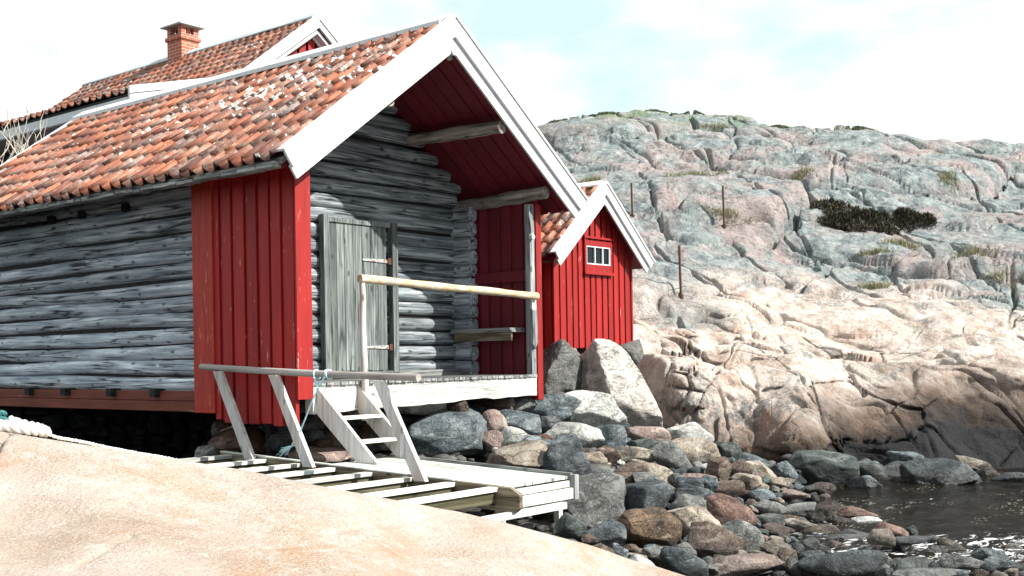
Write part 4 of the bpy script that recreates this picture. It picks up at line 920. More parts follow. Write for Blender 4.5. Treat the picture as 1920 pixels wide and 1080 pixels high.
# door, frame and hinges
YD = 1.20
mb = MB(); x = 1.36
for wd in (.15, .13, .145, .15, .14, .13, .15):
    mb.box(x, x+wd-.006, YD, YD+.03, .095+random.uniform(-.004, .004), 1.90, None); x += wd
dr = mb.build('door', M['door'], hut, bevel=.002)
for z in (1.475, .385):
    mb = MB(); mb.prism([(1.93, YD-.014, z+.012), (1.93, YD-.014, z-.012), (2.36, YD-.014, z-.024), (2.36, YD-.014, z+.024)], (0, .012, 0)); h_ = mb.build('hinge', M['hinge'], dr)
    mb = MB(); mb.box(2.36, 2.44, YD-.03, YD-.006, z-.04, z+.04); mb.build('hinge_pin', M['rust'], dr) if False else mb.build('hinge_plate', M['rust'], dr)
mb = MB(); mb.box(1.265, 1.35, YD-.05, YD+.04, .07, 1.985); mb.box(2.42, 2.515, YD-.05, YD+.04, .06, 1.965); mb.box(1.352, 2.418, YD-.02, YD+.04, 1.903, 1.96); mb.build('door_frame', M['door'], hut, bevel=.004)
# porch rail
pr_ = MB(); pts = [(.71+.012*math.sin(i*.9), -.085, -.43+i*.19) for i in range(9)]; pts[-1] = (.70, -.085, 1.07)
pr_.tube(pts, [.042-.0012*i for i in range(9)], 12, wob=.03); o = pr_.build('rail_post', M['new_z'], hut); smooth_angle(o, 60)
n = NT('lichen covered rail wood'); f = n.noise(n.map((1.6, 6, 6)), 1.5, 6, .65)
M['rail'] = n.fin(n.ramp(f, [(.3, (.30, .26, .20)), (.46, (.52, .47, .37)), (.54, (.44, .29, .14)), (.58, (.48, .42, .32)), (.7, (.58, .56, .50))]), .8, n.bump(f, .006))
mb = MB(); pts = [Vector((.66, -.09, 1.115)).lerp(Vector((3.83, -.065, 1.02)), i/16)+Vector((0, 0, .003*math.sin(i*.7))) for i in range(17)]
mb.tube(pts, [.046+.004*math.sin(i*1.3) for i in range(17)], 14, wob=.02); o = mb.build('top_rail', M['rail'], hut); smooth_angle(o, 60)
# roof
def slope_slab(name, parent, mat, side, y0, y1, zoff_top, zoff_bot, xe, c=W2, zt=ZT, sl=SL, x0=0):
    s_ = side; mb = MB()
    A = (c+s_*x0, zt-sl*x0); B = (c+s_*xe, zt-sl*xe)
    mb.prism([(A[0], y0, A[1]+zoff_top), (B[0], y0, B[1]+zoff_top), (B[0], y0, B[1]+zoff_bot), (A[0], y0, A[1]+zoff_bot)], (0, y1-y0, 0)); return mb.build(name, mat, parent)
for s_ in (-1, 1):
    slope_slab('roof_deck', hut, M['grey_y'], s_, YV+.05, YB-.05, -.045, -.11, XE-.05)
    # red planked soffit of the open porch
    mb = MB(); y = YV+.06; kk = 0
    while y < 1.9:
        wd = .17 if kk % 2 == 0 else .05; lo = -.165 if kk % 2 == 0 else -.145
        e = min(y+wd, 1.95)
        A = (W2, ZT); B = (W2+s_*(XE-.08), ZT-SL*(XE-.08))
        mb.prism([(A[0], y, A[1]-.115), (B[0], y, B[1]-.115), (B[0], y, B[1]+lo), (A[0], y, A[1]+lo)], (0, e-y, 0)); y = e; kk += 1
    mb.build('soffit_boards', M['red_shade'], hut)
def lich(fr, y):
    v = math.exp(-((fr-.42+.14*math.sin(y*.8))/.30)**2)*math.exp(-((y-2.0)/3.2)**2)
    return v*1.05-.28
pantiles('roof_tiles', hut, (W2-.08, ZT-SL*.08), (W2-XE-.05, ZT-SL*(XE+.05)), YV+.03, YB-.06, M['tile'], lich=lich, seed=2, sag=.015)
pantiles('roof_tiles', hut, (W2+.08, ZT-SL*.08), (W2+XE+.02, ZT-SL*(XE+.02)), YV+.03, YB-.06, M['tile'], seed=3, sub=5)
mb = MB()
for s_ in (-1, 1): mb.prism([(W2, YV+.02, ZT+.115), (W2+s_*.15, YV+.02, ZT-.015+.03), (W2+s_*.15, YV+.02, ZT-.035+.03), (W2, YV+.02, ZT+.09)], (0, YB-YV-.02, 0), .5)
for s_ in (-1, 1): mb.prism([(W2+s_*.152, YV+.02, ZT+.018), (W2+s_*.185, YV+.02, ZT-.007), (W2+s_*.185, YV+.02, ZT-.06), (W2+s_*.152, YV+.02, ZT-.035)], (0, YB-YV-.02, 0), .4)
mb.build('ridge_board', M['white'], hut)
def verge(parent, c, zt, sl, yf, side, half, wd, step, mat, dirn=-1, th=.028, lo=.0, two=True, capw=.12, name='bargeboard'):
    """sloping gable board: wide back board, narrower proud board above, and a cap over the tile edge"""
    q = math.hypot(1, sl); d = Vector((side/q, 0, -sl/q)); nn = Vector((side*sl/q, 0, 1/q))
    def brd(u0, u1, ya, yb, tint, h_=half):
        # u = offset along the normal below the top line; square-cut foot
        e = Vector((0, yb-ya, 0)); P0 = Vector((c, ya, zt))
        ap = lambda u: P0+Vector((0, 0, -u*q))               # mitre on the centre line
        ft = lambda u: P0+d*(h_*q)-nn*u
        return [ap(u0), ft(u0), ft(u1), ap(u1)], e, tint
    mb = MB(); mb.prism(*brd(step, wd, yf, yf-dirn*(-th), .15)); mb.prism(*brd(0, step+.012, yf+dirn*(th+.004), yf+dirn*(2*th+.010), .6)) if two else None  # back board tinted greyer, stands in for shade at the step
    o = mb.build(name, mat, parent)
    mb = MB(); a_, b_ = sorted((yf+dirn*(2*th+.03), yf-dirn*capw))
    mb.prism(*brd(-.028, -.003, a_, b_, .5, half+.01)); mb.build('verge_cap', mat, parent); return o
for (yf, dn) in ((YV, -1), (YB, 1)):
    for s_ in (-1, 1): verge(hut, W2, ZT+.045, SL, yf, s_, XE+.01, .315, .165, M['white'], dn)
mb = MB(); y = YV+.1                                        # ragged grey eave boards under the tile ends
while y < YB-.1:
    l_ = random.uniform(.12, .3); z0 = rz(W2-XE, -.075)+random.uniform(-.008, .008)
    mb.box(W2-XE-.035+random.uniform(-.01, .01), W2-XE+.10, y, y+l_-.01, z0-.035, z0+.0); y += l_
mb.box(W2-XE-.02, W2-XE+.04, YV+.1, YB-.1, rz(W2-XE, -.07), rz(W2-XE, -.045)); mb.build('eave_board', M['grey_y'], hut)
mb = MB(); mb.tube([(W2-.01, YV-.05, 3.77), (W2-.01, YV+.15, 3.77)], .035, 10); mb.tube([(W2+.05, YV+.06, 3.74), (W2+.05, YV+.10, 3.74)], .03, 10); mb.build('lamp_fitting', M['cap'], hut)

# ------------------------------------------------------------------ SMALL SHED
shed = empty('small_shed', (6.7, 1.0, .35), 'small red board shed with one window and tiled roof on stones beside the hill', 'shed')
SX0, SX1, SY0, SY1 = 5.63, 7.77, 1.0, 3.6; SC = 6.70; SZT = 2.86; SSL = .86; SH = 1.33
def sz(x, off=0): return SZT-SSL*abs(x-SC)+off
board_wall('wall', M['red'], SY0, 'x', SX0, SX1, .34, lambda q: sz(q, -.13), -1, wb=.115, gap=.05, parent=shed, seed=21)
board_wall('wall', M['red'], SX0, 'y', SY0+.06, SY1, .33, 1.62, -1, wb=.13, gap=.05, parent=shed, seed=22)
board_wall('wall', M['red'], SX1, 'y', SY0+.06, SY1, .38, 1.62, 1, wb=.13, gap=.05, parent=shed, seed=23)
board_wall('wall', M['red'], SY1, 'x', SX0, SX1, .34, lambda q: sz(q, -.13), 1, wb=.13, gap=.05, parent=shed, seed=24)
mb = MB(); mb.box(SX0+.05, SX1-.05, SY0+.06, SY1-.06, .42, .50); mb.build('floor', M['grey_y'], shed)
wx0, wx1, wz0, wz1 = 6.44, 7.09, 1.64, 1.925
mb = MB(); yb = SY0-.035
mb.box(wx0-.05, wx0+.0, yb, SY0+.02, wz0-.11, wz1+.11); mb.box(wx1+.0, wx1+.05, yb, SY0+.02, wz0-.11, wz1+.11)
mb.box(wx0+.001, wx1-.001, yb+.003, SY0+.02, wz1, wz1+.085); mb.box(wx0+.001, wx1-.001, yb+.003, SY0+.02, wz0-.11, wz0)
mb.box(wx0-.07, wx1+.07, yb-.02, yb+.0, wz0-.155, wz0-.113); mb.box(wx0-.065, wx1+.065, yb-.015, SY0, wz1+.113, wz1+.145)
win = mb.build('window', M['red'], shed)
mb = MB(); t_ = .018
for a, b_ in ((wx0+.001, wx0+t_), (wx1-t_*1.5, wx1-.001), (wx0+.225, wx0+.243), (wx0+.438, wx0+.456)): mb.box(a, b_, yb+.006, yb+.03, wz0+t_, wz1-t_)
mb.box(wx0+.001, wx1-.001, yb+.006, yb+.03, wz0+.001, wz0+t_); mb.box(wx0+.001, wx1-.001, yb+.006, yb+.03, wz1-t_, wz1-.001); mb.build('frame', M['white'], win)
mb = MB(); mb.box(wx0+.002, wx1-.002, yb+.033, yb+.037, wz0+.002, wz1-.002); mb.build('pane', M['glass'], win)
for s_ in (-1, 1):
    slope_slab('roof', shed, M['red_shade'], s_, .84, 3.75, -.05, -.13, SH-.06, SC, SZT, SSL)
    verge(shed, SC, SZT+.02, SSL, .82, s_, SH, .235, .11, M['white'], -1, capw=.08)
    verge(shed, SC, SZT+.02, SSL, 3.78, s_, SH, .235, .11, M['white'], 1, capw=.08)
    pantiles('roof_tiles', shed, (SC+s_*.07, SZT-SSL*.07-.02), (SC+s_*(SH-.0), SZT-SSL*SH-.02), .85, 3.74, M['tile'], wdt=.21, expo=.28, seed=30+s_)
mb = MB()
for s_ in (-1, 1): mb.prism([(SC, .84, SZT+.08), (SC+s_*.11, .84, SZT+.08-.11*SSL*.8), (SC+s_*.11, .84, SZT+.055-.11*SSL*.8), (SC, .84, SZT+.055)], (0, 2.9, 0), .5)
mb.build('ridge_board', M['white'], shed)

# ------------------------------------------------------------------ HOUSE BEHIND
house = empty('house', (8.2, 9.0, 1.0), 'taller dwelling house behind the boathouse with brick chimney and flared tiled roof', 'house')
HA, HZ, HY0, HY1 = 8.24, 7.40, 9.0, 17.9
KX, KZ = 6.02, 5.68; EX, EZ = 3.72, 5.10
pantiles('roof_tiles', house, (HA-.08, HZ-.06), (EX, EZ), HY0+.04, HY1-.05, M['tile'], wdt=.235, expo=.31, seed=41, kink=(KX, KZ), sub=6)
KX2, EX2 = 2*HA-KX, 2*HA-EX
pantiles('roof_tiles', house, (HA+.08, HZ-.06), (EX2, EZ), HY0+.04, HY1-.05, M['tile'], wdt=.47, expo=.62, seed=42, kink=(KX2, KZ), sub=4)
for s_, kx, ex in ((-1, KX, EX), (1, KX2, EX2)):
    mb = MB(); mb.prism([(HA, HY0+.03, HZ-.06), (kx, HY0+.03, KZ-.03), (ex-s_*.02, HY0+.03, EZ-.03), (ex-s_*.02, HY0+.03, EZ-.08), (kx, HY0+.03, KZ-.13), (HA, HY0+.03, HZ-.2)][::1], (0, HY1-HY0-.06, 0)); mb.build('roof_deck', M['joist'], house)
    for yf, dn in ((HY0, -1), (HY1, 1)):
        y_a, y_b = (yf-.03, yf+.03) if dn < 0 else (yf-.03, yf+.03)
        mb = MB()
        mb.prism([(HA, y_a, HZ+.09), (kx, y_a, KZ+.09), (kx, y_a, KZ-.15), (HA, y_a, HZ-.20)], (0, .06, 0), .5)
        mb.prism([(kx, y_a, KZ+.088), (ex, y_a, EZ+.07), (ex, y_a, EZ-.20), (kx, y_a, KZ-.15)], (0, .06, 0), .5)
        mb.prism([(HA, y_a-.03, HZ+.11), (kx, y_a-.03, KZ+.11), (kx, y_a-.03, KZ-.02), (HA, y_a-.03, HZ-.04)], (0, .03, 0), .45)
        mb.prism([(kx, y_a-.03, KZ+.11), (ex+s_*.02, y_a-.03, EZ+.09), (ex+s_*.02, y_a-.03, EZ-.04), (kx, y_a-.03, KZ-.02)], (0, .03, 0), .45)
        mb.build('bargeboard', M['white'], house)
    # boxed soffit and fascia
    mb = MB(); xi = ex-s_*.82
    mb.box(min(ex, ex-s_*.03), max(ex, ex-s_*.03), HY0+.05, HY1-.05, EZ-.26, EZ-.09); mb.build('fascia', M['white'], house)
    mb = MB(); mb.box(min(ex-s_*.03, xi), max(ex-s_*.03, xi), HY0+.05, HY1-.05, EZ-.275, EZ-.25)
    mb.build('soffit', M['white'], house)
mb = MB()
for s_ in (-1, 1): mb.prism([(HA, HY0, HZ+.13), (HA+s_*.17, HY0, HZ+.0), (HA+s_*.17, HY0, HZ-.03), (HA, HY0, HZ+.10)], (0, HY1-HY0, 0), .5)
mb.build('ridge_board', m_wood('lead grey ridge', 'y', (.35, .40, .42), (.50, .55, .57), (.62, .66, .68), 1, .2), house)
XI, XI2 = EX+.80, EX2-.80
def hz(x):
    a = abs(x-HA); ka = HA-KX; return (HZ-(HZ-KZ)*a/ka if a < ka else KZ-(KZ-EZ)*(a-ka)/(HA-EX-ka))-.22
board_wall('wall', M['purple'], XI, 'y', 9.3, 17.4, .8, 4.88, -1, wb=.16, gap=.05, parent=house, seed=51)
board_wall('wall', M['purple'], XI2, 'y', 9.3, 17.4, .8, 4.88, 1, wb=.3, gap=.08, parent=house, seed=54)
board_wall('wall', M['red'], 9.25, 'x', XI, XI2, .8, hz, -1, wb=.17, gap=.06, parent=house, seed=52)
board_wall('wall', M['red'], 17.4, 'x', XI, XI2, .8, hz, 1, wb=.3, gap=.08, parent=house, seed=53)
for s_, kx in ((-1, KX), (1, KX2)):                          # inner white trim under the verge
    mb = MB(); mb.prism([(HA, 9.04, HZ-.24), (kx, 9.04, KZ-.18), (kx, 9.04, KZ-.24), (HA, 9.04, HZ-.32)], (0, .2, 0)); mb.build('soffit', M['white'], house)
    mb = MB(); mb.prism([(HA, 9.20, HZ-.325), (kx, 9.20, KZ-.245), (kx, 9.20, KZ-.30), (HA, 9.20, HZ-.39)], (0, .03, 0)); mb.build('trim_board', M['white'], house)
ycb = 13.0
mb = MB(); mb.box(XI-.05, XI-.0, 13.35, 13.5, .8, 4.82); mb.build('corner_board', M['white'], house)
# chimney
cxm, cym = HA, 13.75
mb = MB(); mb.box(cxm-.24, cxm+.24, cym-.28, cym+.28, 6.9, HZ+.50); mb.box(cxm-.28, cxm+.28, cym-.32, cym+.32, HZ+.36, HZ+.45)
for a in (-1, 1):
    for b_ in (-1, 1): mb.box(cxm+a*.175-.065, cxm+a*.175+.065, cym+b_*.215-.065, cym+b_*.215+.065, HZ+.50, HZ+.68)
mb.box(cxm-.05, cxm+.05, cym-.22, cym+.22, HZ+.50, HZ+.68)
ch = mb.build('chimney', M['brick'], house)
mb = MB(); cw_, cl_, z0, z1 = .35, .40, HZ+.68, HZ+.73
vs = [(cxm-cw_, cym-cl_, z0), (cxm+cw_, cym-cl_, z0), (cxm+cw_, cym+cl_, z0), (cxm-cw_, cym+cl_, z0), (cxm-cw_, cym-cl_, z0+.03), (cxm+cw_, cym-cl_, z0+.03), (cxm+cw_, cym+cl_, z0+.03), (cxm-cw_, cym+cl_, z0+.03), (cxm-.1, cym-.14, z1+.09), (cxm+.1, cym-.14, z1+.09), (cxm+.1, cym+.14, z1+.09), (cxm-.1, cym+.14, z1+.09)]
fs = [(3, 2, 1, 0), (0, 1, 5, 4), (1, 2, 6, 5), (2, 3, 7, 6), (3, 0, 4, 7), (4, 5, 9, 8), (5, 6, 10, 9), (6, 7, 11, 10), (7, 4, 8, 11), (8, 9, 10, 11)]
mb.add(vs, fs, .5); mb.build('chimney_cap', M['cap'], ch)

# ------------------------------------------------------------------ SLIPWAY WITH WALKWAY AND HANDRAIL
def szl(y): return -.752-.0355*(1.09-y)                      # top line of the slipway
slip = empty('boat_slipway', (-.25, -2.9, -1.2), 'pale timber boat slipway with rungs, plank walkway and slanting handrail in front of the boathouse', 'slipway')
yA, yE = 1.15, -3.02
mb = MB(); X0, X1 = -.285, -.235
pts = [(X1, yA, szl(yA)), (X1, yE+.10, szl(yE+.1)), (X1, yE, szl(yE)-.05), (X1, yE, szl(yE)-.17), (X1, yE+.06, szl(yE)-.215), (X1, yA, szl(yA)-.19)]
mb.prism(pts, (X0-X1, 0, 0), .5); mb.build('side_beam', M['brown_y'], slip, bevel=.006)
mb = MB(); mb.box(X0+.003, X1-.003, -1.0, yA, szl(-1)+.0, szl(-1)+.001) if False else mb.prism([(X0-.004, yA, szl(yA)+.014), (X1+.004, yA, szl(yA)+.014), (X1+.004, yA, szl(yA)+.002), (X0-.004, yA, szl(yA)+.002)], (0, -3.4, (szl(yA-3.4)-szl(yA))), .5); mb.build('beam_cap', M['pale_y'], slip)
mb = MB(); pts = [(-1.75, yA, szl(yA)), (-1.75, yE, szl(yE)), (-1.75, yE, szl(yE)-.2), (-1.75, yA, szl(yA)-.19)]; mb.prism(pts, (-.05, 0, 0)); mb.build('side_beam', M['brown_y'], slip)
for y in (.98, .40, -.13, -.66, -1.18, -1.71, -2.23, -2.73):
    mb = MB(); mb.box(-1.745, X0-.002, y-.05, y+.055, szl(y)-.05, szl(y)-.012, None, .002); mb.build('rung', M['pale_x'], slip, bevel=.003)
    mb = MB(); mb.box(-1.745, X0-.002, y-.02, y+.035, szl(y)-.15, szl(y)-.052, None, .002); mb.build('rung_support', M['brown_x'], slip)
mb = MB(); x = X1+.008                                       # walkway planks run along the slip
while x < .70:
    wd = random.uniform(.088, .10); e = min(x+wd, .715)
    mb.prism([(x, -.50+random.uniform(-.02, .02), szl(-.5)-.0), (e, -.5, szl(-.5)), (e, -2.80, szl(-2.80)), (x, -2.80+random.uniform(-.01, .01), szl(-2.80))], (0, 0, -.028)); x = e+.008
mb.build('walkway_planks', M['pale_y'], slip)
mb = MB(); mb.prism([(.72, -.45, szl(-.45)+.03), (.72, -2.83, szl(-2.83)+.03), (.72, -2.83, szl(-2.83)-.06), (.72, -.45, szl(-.45)-.06)], (.035, 0, 0)); mb.build('edge_board', M['grey_y'], slip)
mb = MB(); mb.box(X1+.005, .715, -2.83, -2.802, szl(-3)-.095, szl(-3)-.035); mb.box(X1+.004, .72, -2.865, -2.832, szl(-3)-.20, szl(-3)-.10); mb.box(-1.3, .50, -2.95, -2.89, szl(-3)-.265, szl(-3)-.205)
mb.build('end_board', M['pale_x'], slip, bevel=.003)
mb = MB(); mb.box(.722, .785, -2.88, -2.833, szl(-3)-.21, szl(-3)+.02); mb.build('corner_post', M['grey_z'], slip)
for bx in ((-.42, -.38, -2.94, -2.90, -1.75, szl(-3)-.268), (.6, .66, -2.78, -2.72, -1.75, szl(-3)-.04), (.6, .66, -.7, -.64, -1.3, szl(-1)-.04)):
    mb = MB(); mb.box(*bx); mb.build('support_post', M['pale_y'], slip)
for (yb, yt, zt_) in ((.548, 1.085, .115), (-.378, .15, .072), (-1.92, -1.385, .018)):
    mb = MB(); xx = X0-.025; mb.prism([(xx, yb-.06, szl(yb)-.03), (xx, yb+.085, szl(yb)-.03), (xx, yt+.075, zt_+.02), (xx, yt-.055, zt_+.02)], (-.05, 0, 0)); mb.build('rail_post', M['new_z'], slip, bevel=.003)
mb = MB(); pts = [Vector((-.30, 1.44, .185)).lerp(Vector((-.30, -1.86, .062)), i/14)+Vector((0, 0, -.012*math.sin(math.pi*i/14))) for i in range(15)]
mb.tube(pts, .036, 14, wob=.012); o = mb.build('handrail', M['rail_pale'], slip); smooth_angle(o, 60)

# ------------------------------------------------------------------ STEPS
steps = empty('wooden_steps', (.4, -.5, -.82), 'short pale wooden steps with two treads leading up to the porch deck', 'steps')
for x in (.09, .715):
    mb = MB(); zb = szl(-.8)
    mb.prism([(x, -.015, -.045), (x, -.90, zb+.004), (x, -.60, zb+.006), (x, -.015, -.34)], (.04 if x < .4 else -.04, 0, 0)); mb.build('stringer', M['new_z'], steps, bevel=.003)
for y, z in ((-.345, -.355), (-.60, -.595)):
    mb = MB(); mb.box(.127, .678, y-.045, y+.13, z-.032, z, None); mb.build('tread', M['pale_x'], steps, bevel=.003)

# ------------------------------------------------------------------ ROPES
def helix_rope(mb, pts, r, strands=3, pitch=.11, seg=6, step=.012):
    pts = [Vector(p) for p in pts]; out_ = []
    for i in range(len(pts)-1):                              # Catmull-Rom
        p0, p1, p2, p3 = pts[max(i-1, 0)], pts[i], pts[i+1], pts[min(i+2, len(pts)-1)]
        k = max(2, int((p2-p1).length/step))
        for j in range(k):
            t = j/k; out_.append(.5*((2*p1)+(p2-p0)*t+(2*p0-5*p1+4*p2-p3)*t*t+(3*p1-p0-3*p2+p3)*t**3))
    out_.append(pts[-1]); s_ = 0; rows = []; ref = None
    for i, p in enumerate(out_):
        d = (out_[min(i+1, len(out_)-1)]-out_[max(i-1, 0)]).normalized()
        if ref is None: ref = d.orthogonal().normalized()
        ref = (ref-d*ref.dot(d)).normalized(); bi = d.cross(ref)
        if i: s_ += (p-out_[i-1]).length
        rows.append((p, ref.copy(), bi, s_))
    for q in range(strands):
        mb.tube([p+(a*math.cos(2*math.pi*(q/strands+s/pitch))+b*math.sin(2*math.pi*(q/strands+s/pitch)))*r*.5 for p, a, b, s in rows], r*.56, seg)
def onfg(px, Z, lift=.02):
    t, _ = ray(px, 830); h = float(fgH(np.array([[t]]), np.array([[Z]]))[0, 0]); h = min(h, CAM.z+float(np.interp(t, crt[:, 0], crt[:, 1]))*Z-.008); return Vector(tuple(toW(np.array(t), np.array(Z), np.array(h+lift))))
mb = MB()
helix_rope(mb, [onfg(-60, 6.85, .03), onfg(0, 6.93, .03), onfg(40, 6.97, .032), onfg(70, 7.05, .035), onfg(86, 7.15, .038), onfg(70, 7.27, .055), onfg(45, 7.30, .07), onfg(18, 7.28, .085)], .034, pitch=.15)
helix_rope(mb, [onfg(-40, 7.2, .04), onfg(0, 7.12, .045), onfg(36, 7.1, .05)], .026, pitch=.1)
helix_rope(mb, [onfg(84, 7.18, .03), onfg(110, 7.24, .014), onfg(150, 7.32, .012), onfg(200, 7.38, .01), onfg(260, 7.42, .008), onfg(330, 7.46, .006), onfg(420, 7.6, -.0)], .0135, pitch=.05, step=.02)
o = mb.build('mooring_rope', M['rope'], None, True, loc=onfg(60, 7.1, 0)); tag(o, 'thick white twisted mooring rope lying on the crest of the pale foreground rock', 'rope')
mb = MB(); hx = -.30; yk = -.53; zk = .10
def ring(y, r=.045, tl=.3): return [(hx+math.cos(a)*r, y+tl*.05*math.sin(a*1.0)+.012*a/6, zk-.005+math.sin(a)*r) for a in [i*math.pi/8 for i in range(17)]]
helix_rope(mb, ring(yk+.06), .008, pitch=.04); helix_rope(mb, ring(yk-.10), .008, pitch=.04); helix_rope(mb, ring(yk-.12), .008, pitch=.04)
helix_rope(mb, [(hx-.05, yk+.06, zk-.03), (hx-.055, yk-.0, zk-.09), (hx-.04, yk-.06, zk-.06), (hx-.05, yk-.1, zk-.03), (hx-.06, yk-.03, zk-.12), (hx-.05, yk+.03, zk-.07), (hx-.055, yk-.06, zk-.13)], .009, pitch=.04)
tail = [(hx-.055, yk-.05, zk-.10), (hx-.055, yk+.05, zk-.22), (hx-.05, yk+.2, zk-.45), (hx-.045, yk+.31, zk-.62), (hx-.045, yk+.37, zk-.70)]
helix_rope(mb, tail, .008, pitch=.04)
helix_rope(mb, [(hx-.045, yk+.37, zk-.68), (hx-.06, yk+.39, zk-.71), (hx-.04, yk+.40, zk-.70), (hx-.045, yk+.37, zk-.72), (hx-.05, yk+.42, zk-.73)], .010, pitch=.04)
rr_ = random.Random(4)
for k in range(26):
    a = rr_.uniform(-.06, .06); b_ = rr_.uniform(-.05, .05); e = Vector((hx-.05+a, yk+.58+rr_.uniform(-.06, .03), zk-.80+b_))
    mb.tube([(hx-.045, yk+.40, zk-.725), Vector((hx-.048+a*.4, yk+.48, zk-.755+b_*.4)), e], [.004, .004, .003], 5)
o = mb.build('tie_rope', M['rope_blue'], None, True, loc=(hx, yk, zk)); tag(o, 'pale blue rope knotted round the lower handrail with a frayed hanging end', 'rope')
mb = MB(); c0 = wpt(-6, 790, 9.5)
for k, dz in enumerate((.05, 0, -.05)):
    helix_rope(mb, [c0+RT*(.055+.01*k)*math.cos(a)+FW*.06*math.sin(a)+Vector((0, 0, dz+.02*math.cos(a+1))) for a in [i*.6 for i in range(12)]], .028, pitch=.12)
o = mb.build('hanging_rope', M['teal'], None, True, loc=c0); tag(o, 'dark teal rope coil hanging under the log wall at the left picture edge', 'rope')

# ------------------------------------------------------------------ IRON RODS, HEATHER, GRASS ON THE HILL
def hillpt(px, py, z0=17.5, z1=46):
    t, h = ray(px, py); Z = np.linspace(z0, z1, 900); d = hillH(np.full_like(Z, t), Z)-(CAM.z+h*Z); i = int(np.argmax(d >= 0)) if (d >= 0).any() else int(np.argmax(d/Z))
    return Vector(tuple(toW(np.array(t), Z[i], np.array(CAM.z+h*Z[i])))), float(Z[i])
for px, py, ph, lb in ((1358, 424, 76, 'rusty iron rod standing on the hill, the one furthest right'), (1186, 405, 62, 'rusty iron rod standing just above the white gable edge of the small shed'), (1277, 556, 96, 'tallest rusty iron rod, lowest on the rock right of the small shed')):
    p, Z = hillpt(px, py); h_ = ph/FPX*Z; mb = MB(); mb.tube([p-Vector((0, 0, .1)), p+RT*(-.02*h_)+Vector((0, 0, h_))], .028, 8); mb.tube([p+Vector((0, 0, -.05)), p+Vector((0, 0, .04))], .06, 8)
    o = mb.build('iron_rod', M['rust'], None, loc=p); tag(o, lb, 'iron rod', 'iron rods standing on the hillside')
def tuft(name, lst, mat, n_, ln, wdt, kind=None, label=None, cat=None, spread_up=.5, thick=.25, seed=0):
    rs = np.random.RandomState(seed); V = []; T_ = []; b = 0
    p0 = None
    for (px, py, wpx, hpx) in lst:
        c0, Z = hillpt(px, py+hpx*.3)
        for k in range(n_):
            a = rs.uniform(0, 6.28); r = rs.uniform()**.75*(1+.25*math.sin(a*5+px)); dx_ = math.cos(a)*r*wpx/FPX*Z/2; dz_ = math.sin(a)*r*hpx/FPX*Z*.95
            t = ray(px, py)[0]+dx_/Z; ZZ = Z+dz_; hh = float(baseH(np.array([t]), np.array([ZZ]))[0])
            V.append((t, ZZ, r)); T_.append(0)
    V = np.array(V); hh = hillH(V[:, 0], V[:, 1])
    if name == 'heather_shrub':
        ok = np.abs(hh-np.median(hh)) < (.42 if len(lst) > 1 else .2); V = V[ok]; hh = hh[ok]
    P3 = toW(V[:, 0], V[:, 1], hh)
    m_ = len(P3); up = rs.normal(0, spread_up, (m_, 3)); up[:, 2] = 1; up /= np.linalg.norm(up, axis=1)[:, None]
    side = np.cross(up, rs.normal(size=(m_, 3))); side /= np.linalg.norm(side, axis=1)[:, None]
    l_ = ln*rs.uniform(.5, 1.2, m_)[:, None]; base = P3+np.array([0, 0, 1])*(rs.uniform(0, thick, m_)*(1-V[:, 2]*.6))[:, None]
    A = base-side*wdt; B = base+side*wdt; C_ = base+up*l_*.6+side*wdt*.6; D = base+up*l_
    vs = np.stack([A, B, C_, D], 1).reshape(-1, 3); f = np.arange(m_*4).reshape(-1, 4)
    tt_ = np.repeat(rs.uniform(size=m_), 4)
    loc = tuple(P3.mean(0)); o = np_mesh(name, vs, f, mat, None, False, {'tint': tt_}, loc=loc); tag(o, label, cat, None, kind); return o
n = NT('dark heather leaves'); M['heather'] = n.fin(n.ramp(n.attr('tint'), [(0, (.012, .014, .010)), (.5, (.035, .03, .02)), (.8, (.08, .06, .04)), (1, (.09, .10, .05))]), .8)
n = NT('dry hill grass'); M['grass'] = n.fin(n.ramp(n.attr('tint'), [(0, (.08, .10, .04)), (.5, (.24, .24, .13)), (1, (.42, .37, .26))]), .8)
n = NT('green moss cushion'); M['moss'] = n.fin(n.ramp(n.attr('tint'), [(0, (.07, .10, .06)), (1, (.18, .22, .13))]), .8)
tuft('heather_shrub', [(1580, 420, 80, 14), (1640, 416, 120, 20), (1690, 420, 80, 12)], M['heather'], 2600, .12, .018, None, 'large dark brown heather mat in the hollow of the hill', 'shrub', .7, .34, 1)
tuft('heather_shrub', [(1560, 390, 80, 12)], M['heather'], 1100, .11, .018, None, 'dark blue-green shrub in the crevice above the large heather mat', 'shrub', .7, .3, 2)
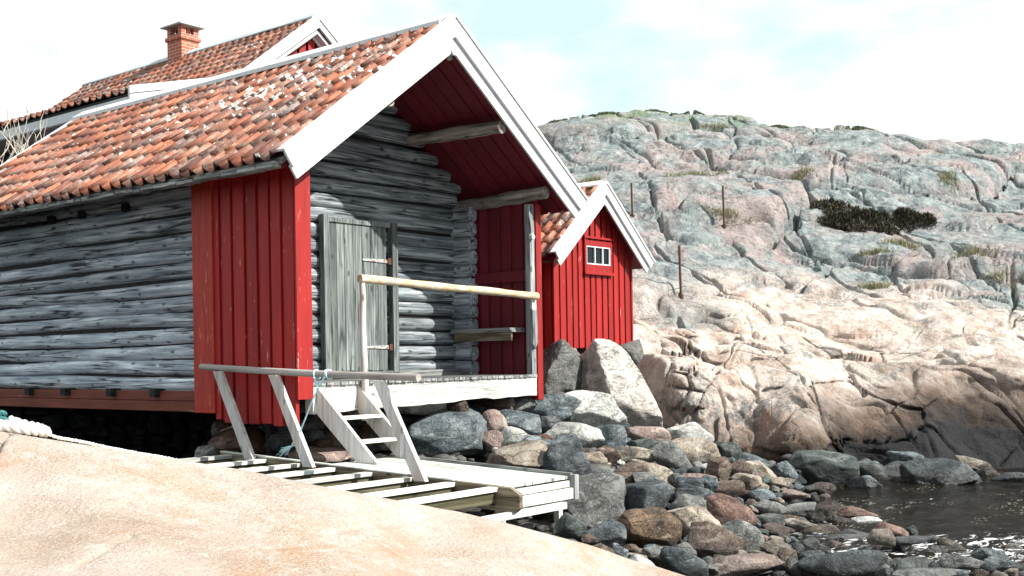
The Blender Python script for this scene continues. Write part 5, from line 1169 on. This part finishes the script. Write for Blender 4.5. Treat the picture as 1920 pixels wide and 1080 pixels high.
tuft('heather_shrub', [(1738, 416, 34, 14)], M['heather'], 900, .13, .016, None, 'small dark heather clump right of the large heather mat', 'shrub', .7, .25, 4)
tuft('grass', [(1300, 326, 150, 8), (1500, 330, 60, 10), (1690, 455, 70, 12), (1640, 474, 70, 8), (1830, 470, 90, 14), (1880, 525, 80, 14), (1780, 330, 40, 18), (1370, 412, 120, 6), (1110, 340, 40, 10), (1340, 240, 60, 10), (1640, 540, 60, 6)], M['grass'], 420, .15, .008, 'stuff', 'tufts of dry grass growing along the ledges of the hill', None, .35, .03, 5)
tuft('moss', [(1040, 226, 70, 8), (1130, 212, 60, 6), (1290, 210, 90, 6), (1230, 204, 40, 6), (1610, 237, 50, 10), (1460, 236, 40, 6)], M['moss'], 700, .06, .03, 'stuff', 'green moss and low plants on the crest of the hill', None, .8, .04, 6)

# ------------------------------------------------------------------ BARE SHRUB beside the house
sh = empty('bare_shrub', wpt(30, 420, 18.0), 'bare pale-stemmed shrub in front of the plum wall at the left picture edge', 'shrub')
n = NT('pale bark'); M['bark'] = n.fin(n.mix(n.noise(n.co, 12, 4), (.30, .27, .22), (.55, .52, .45)), .8)
rr_ = random.Random(12); mb = MB(); tw = MB(); base = wpt(30, 420, 18.0)
def branch(p, d, l, r, dep):
    pts = [p]; k = 6
    for i in range(k):
        d = (d+Vector((rr_.uniform(-.25, .25), rr_.uniform(-.25, .25), .10))).normalized(); p = p+d*l/k; pts.append(p)
        if dep > 0 and i in (2, 4) and rr_.random() < .85:
            branch(p, (d+Vector((rr_.uniform(-.9, .9), rr_.uniform(-.9, .9), .3))).normalized(), l*.6, r*.6, dep-1)
    (mb if dep > 0 else tw).tube(pts, [r*(1-.75*i/k) for i in range(k+1)], 6)
for k in range(13):
    branch(base+RT*rr_.uniform(-.5, .45), Vector((rr_.uniform(-.3, .3), rr_.uniform(-.3, .3), 1)).normalized(), rr_.uniform(1.0, 1.5), .020, 2)
mb.build('stems', M['bark'], sh, True); tw.build('twigs', M['bark'], sh, True)
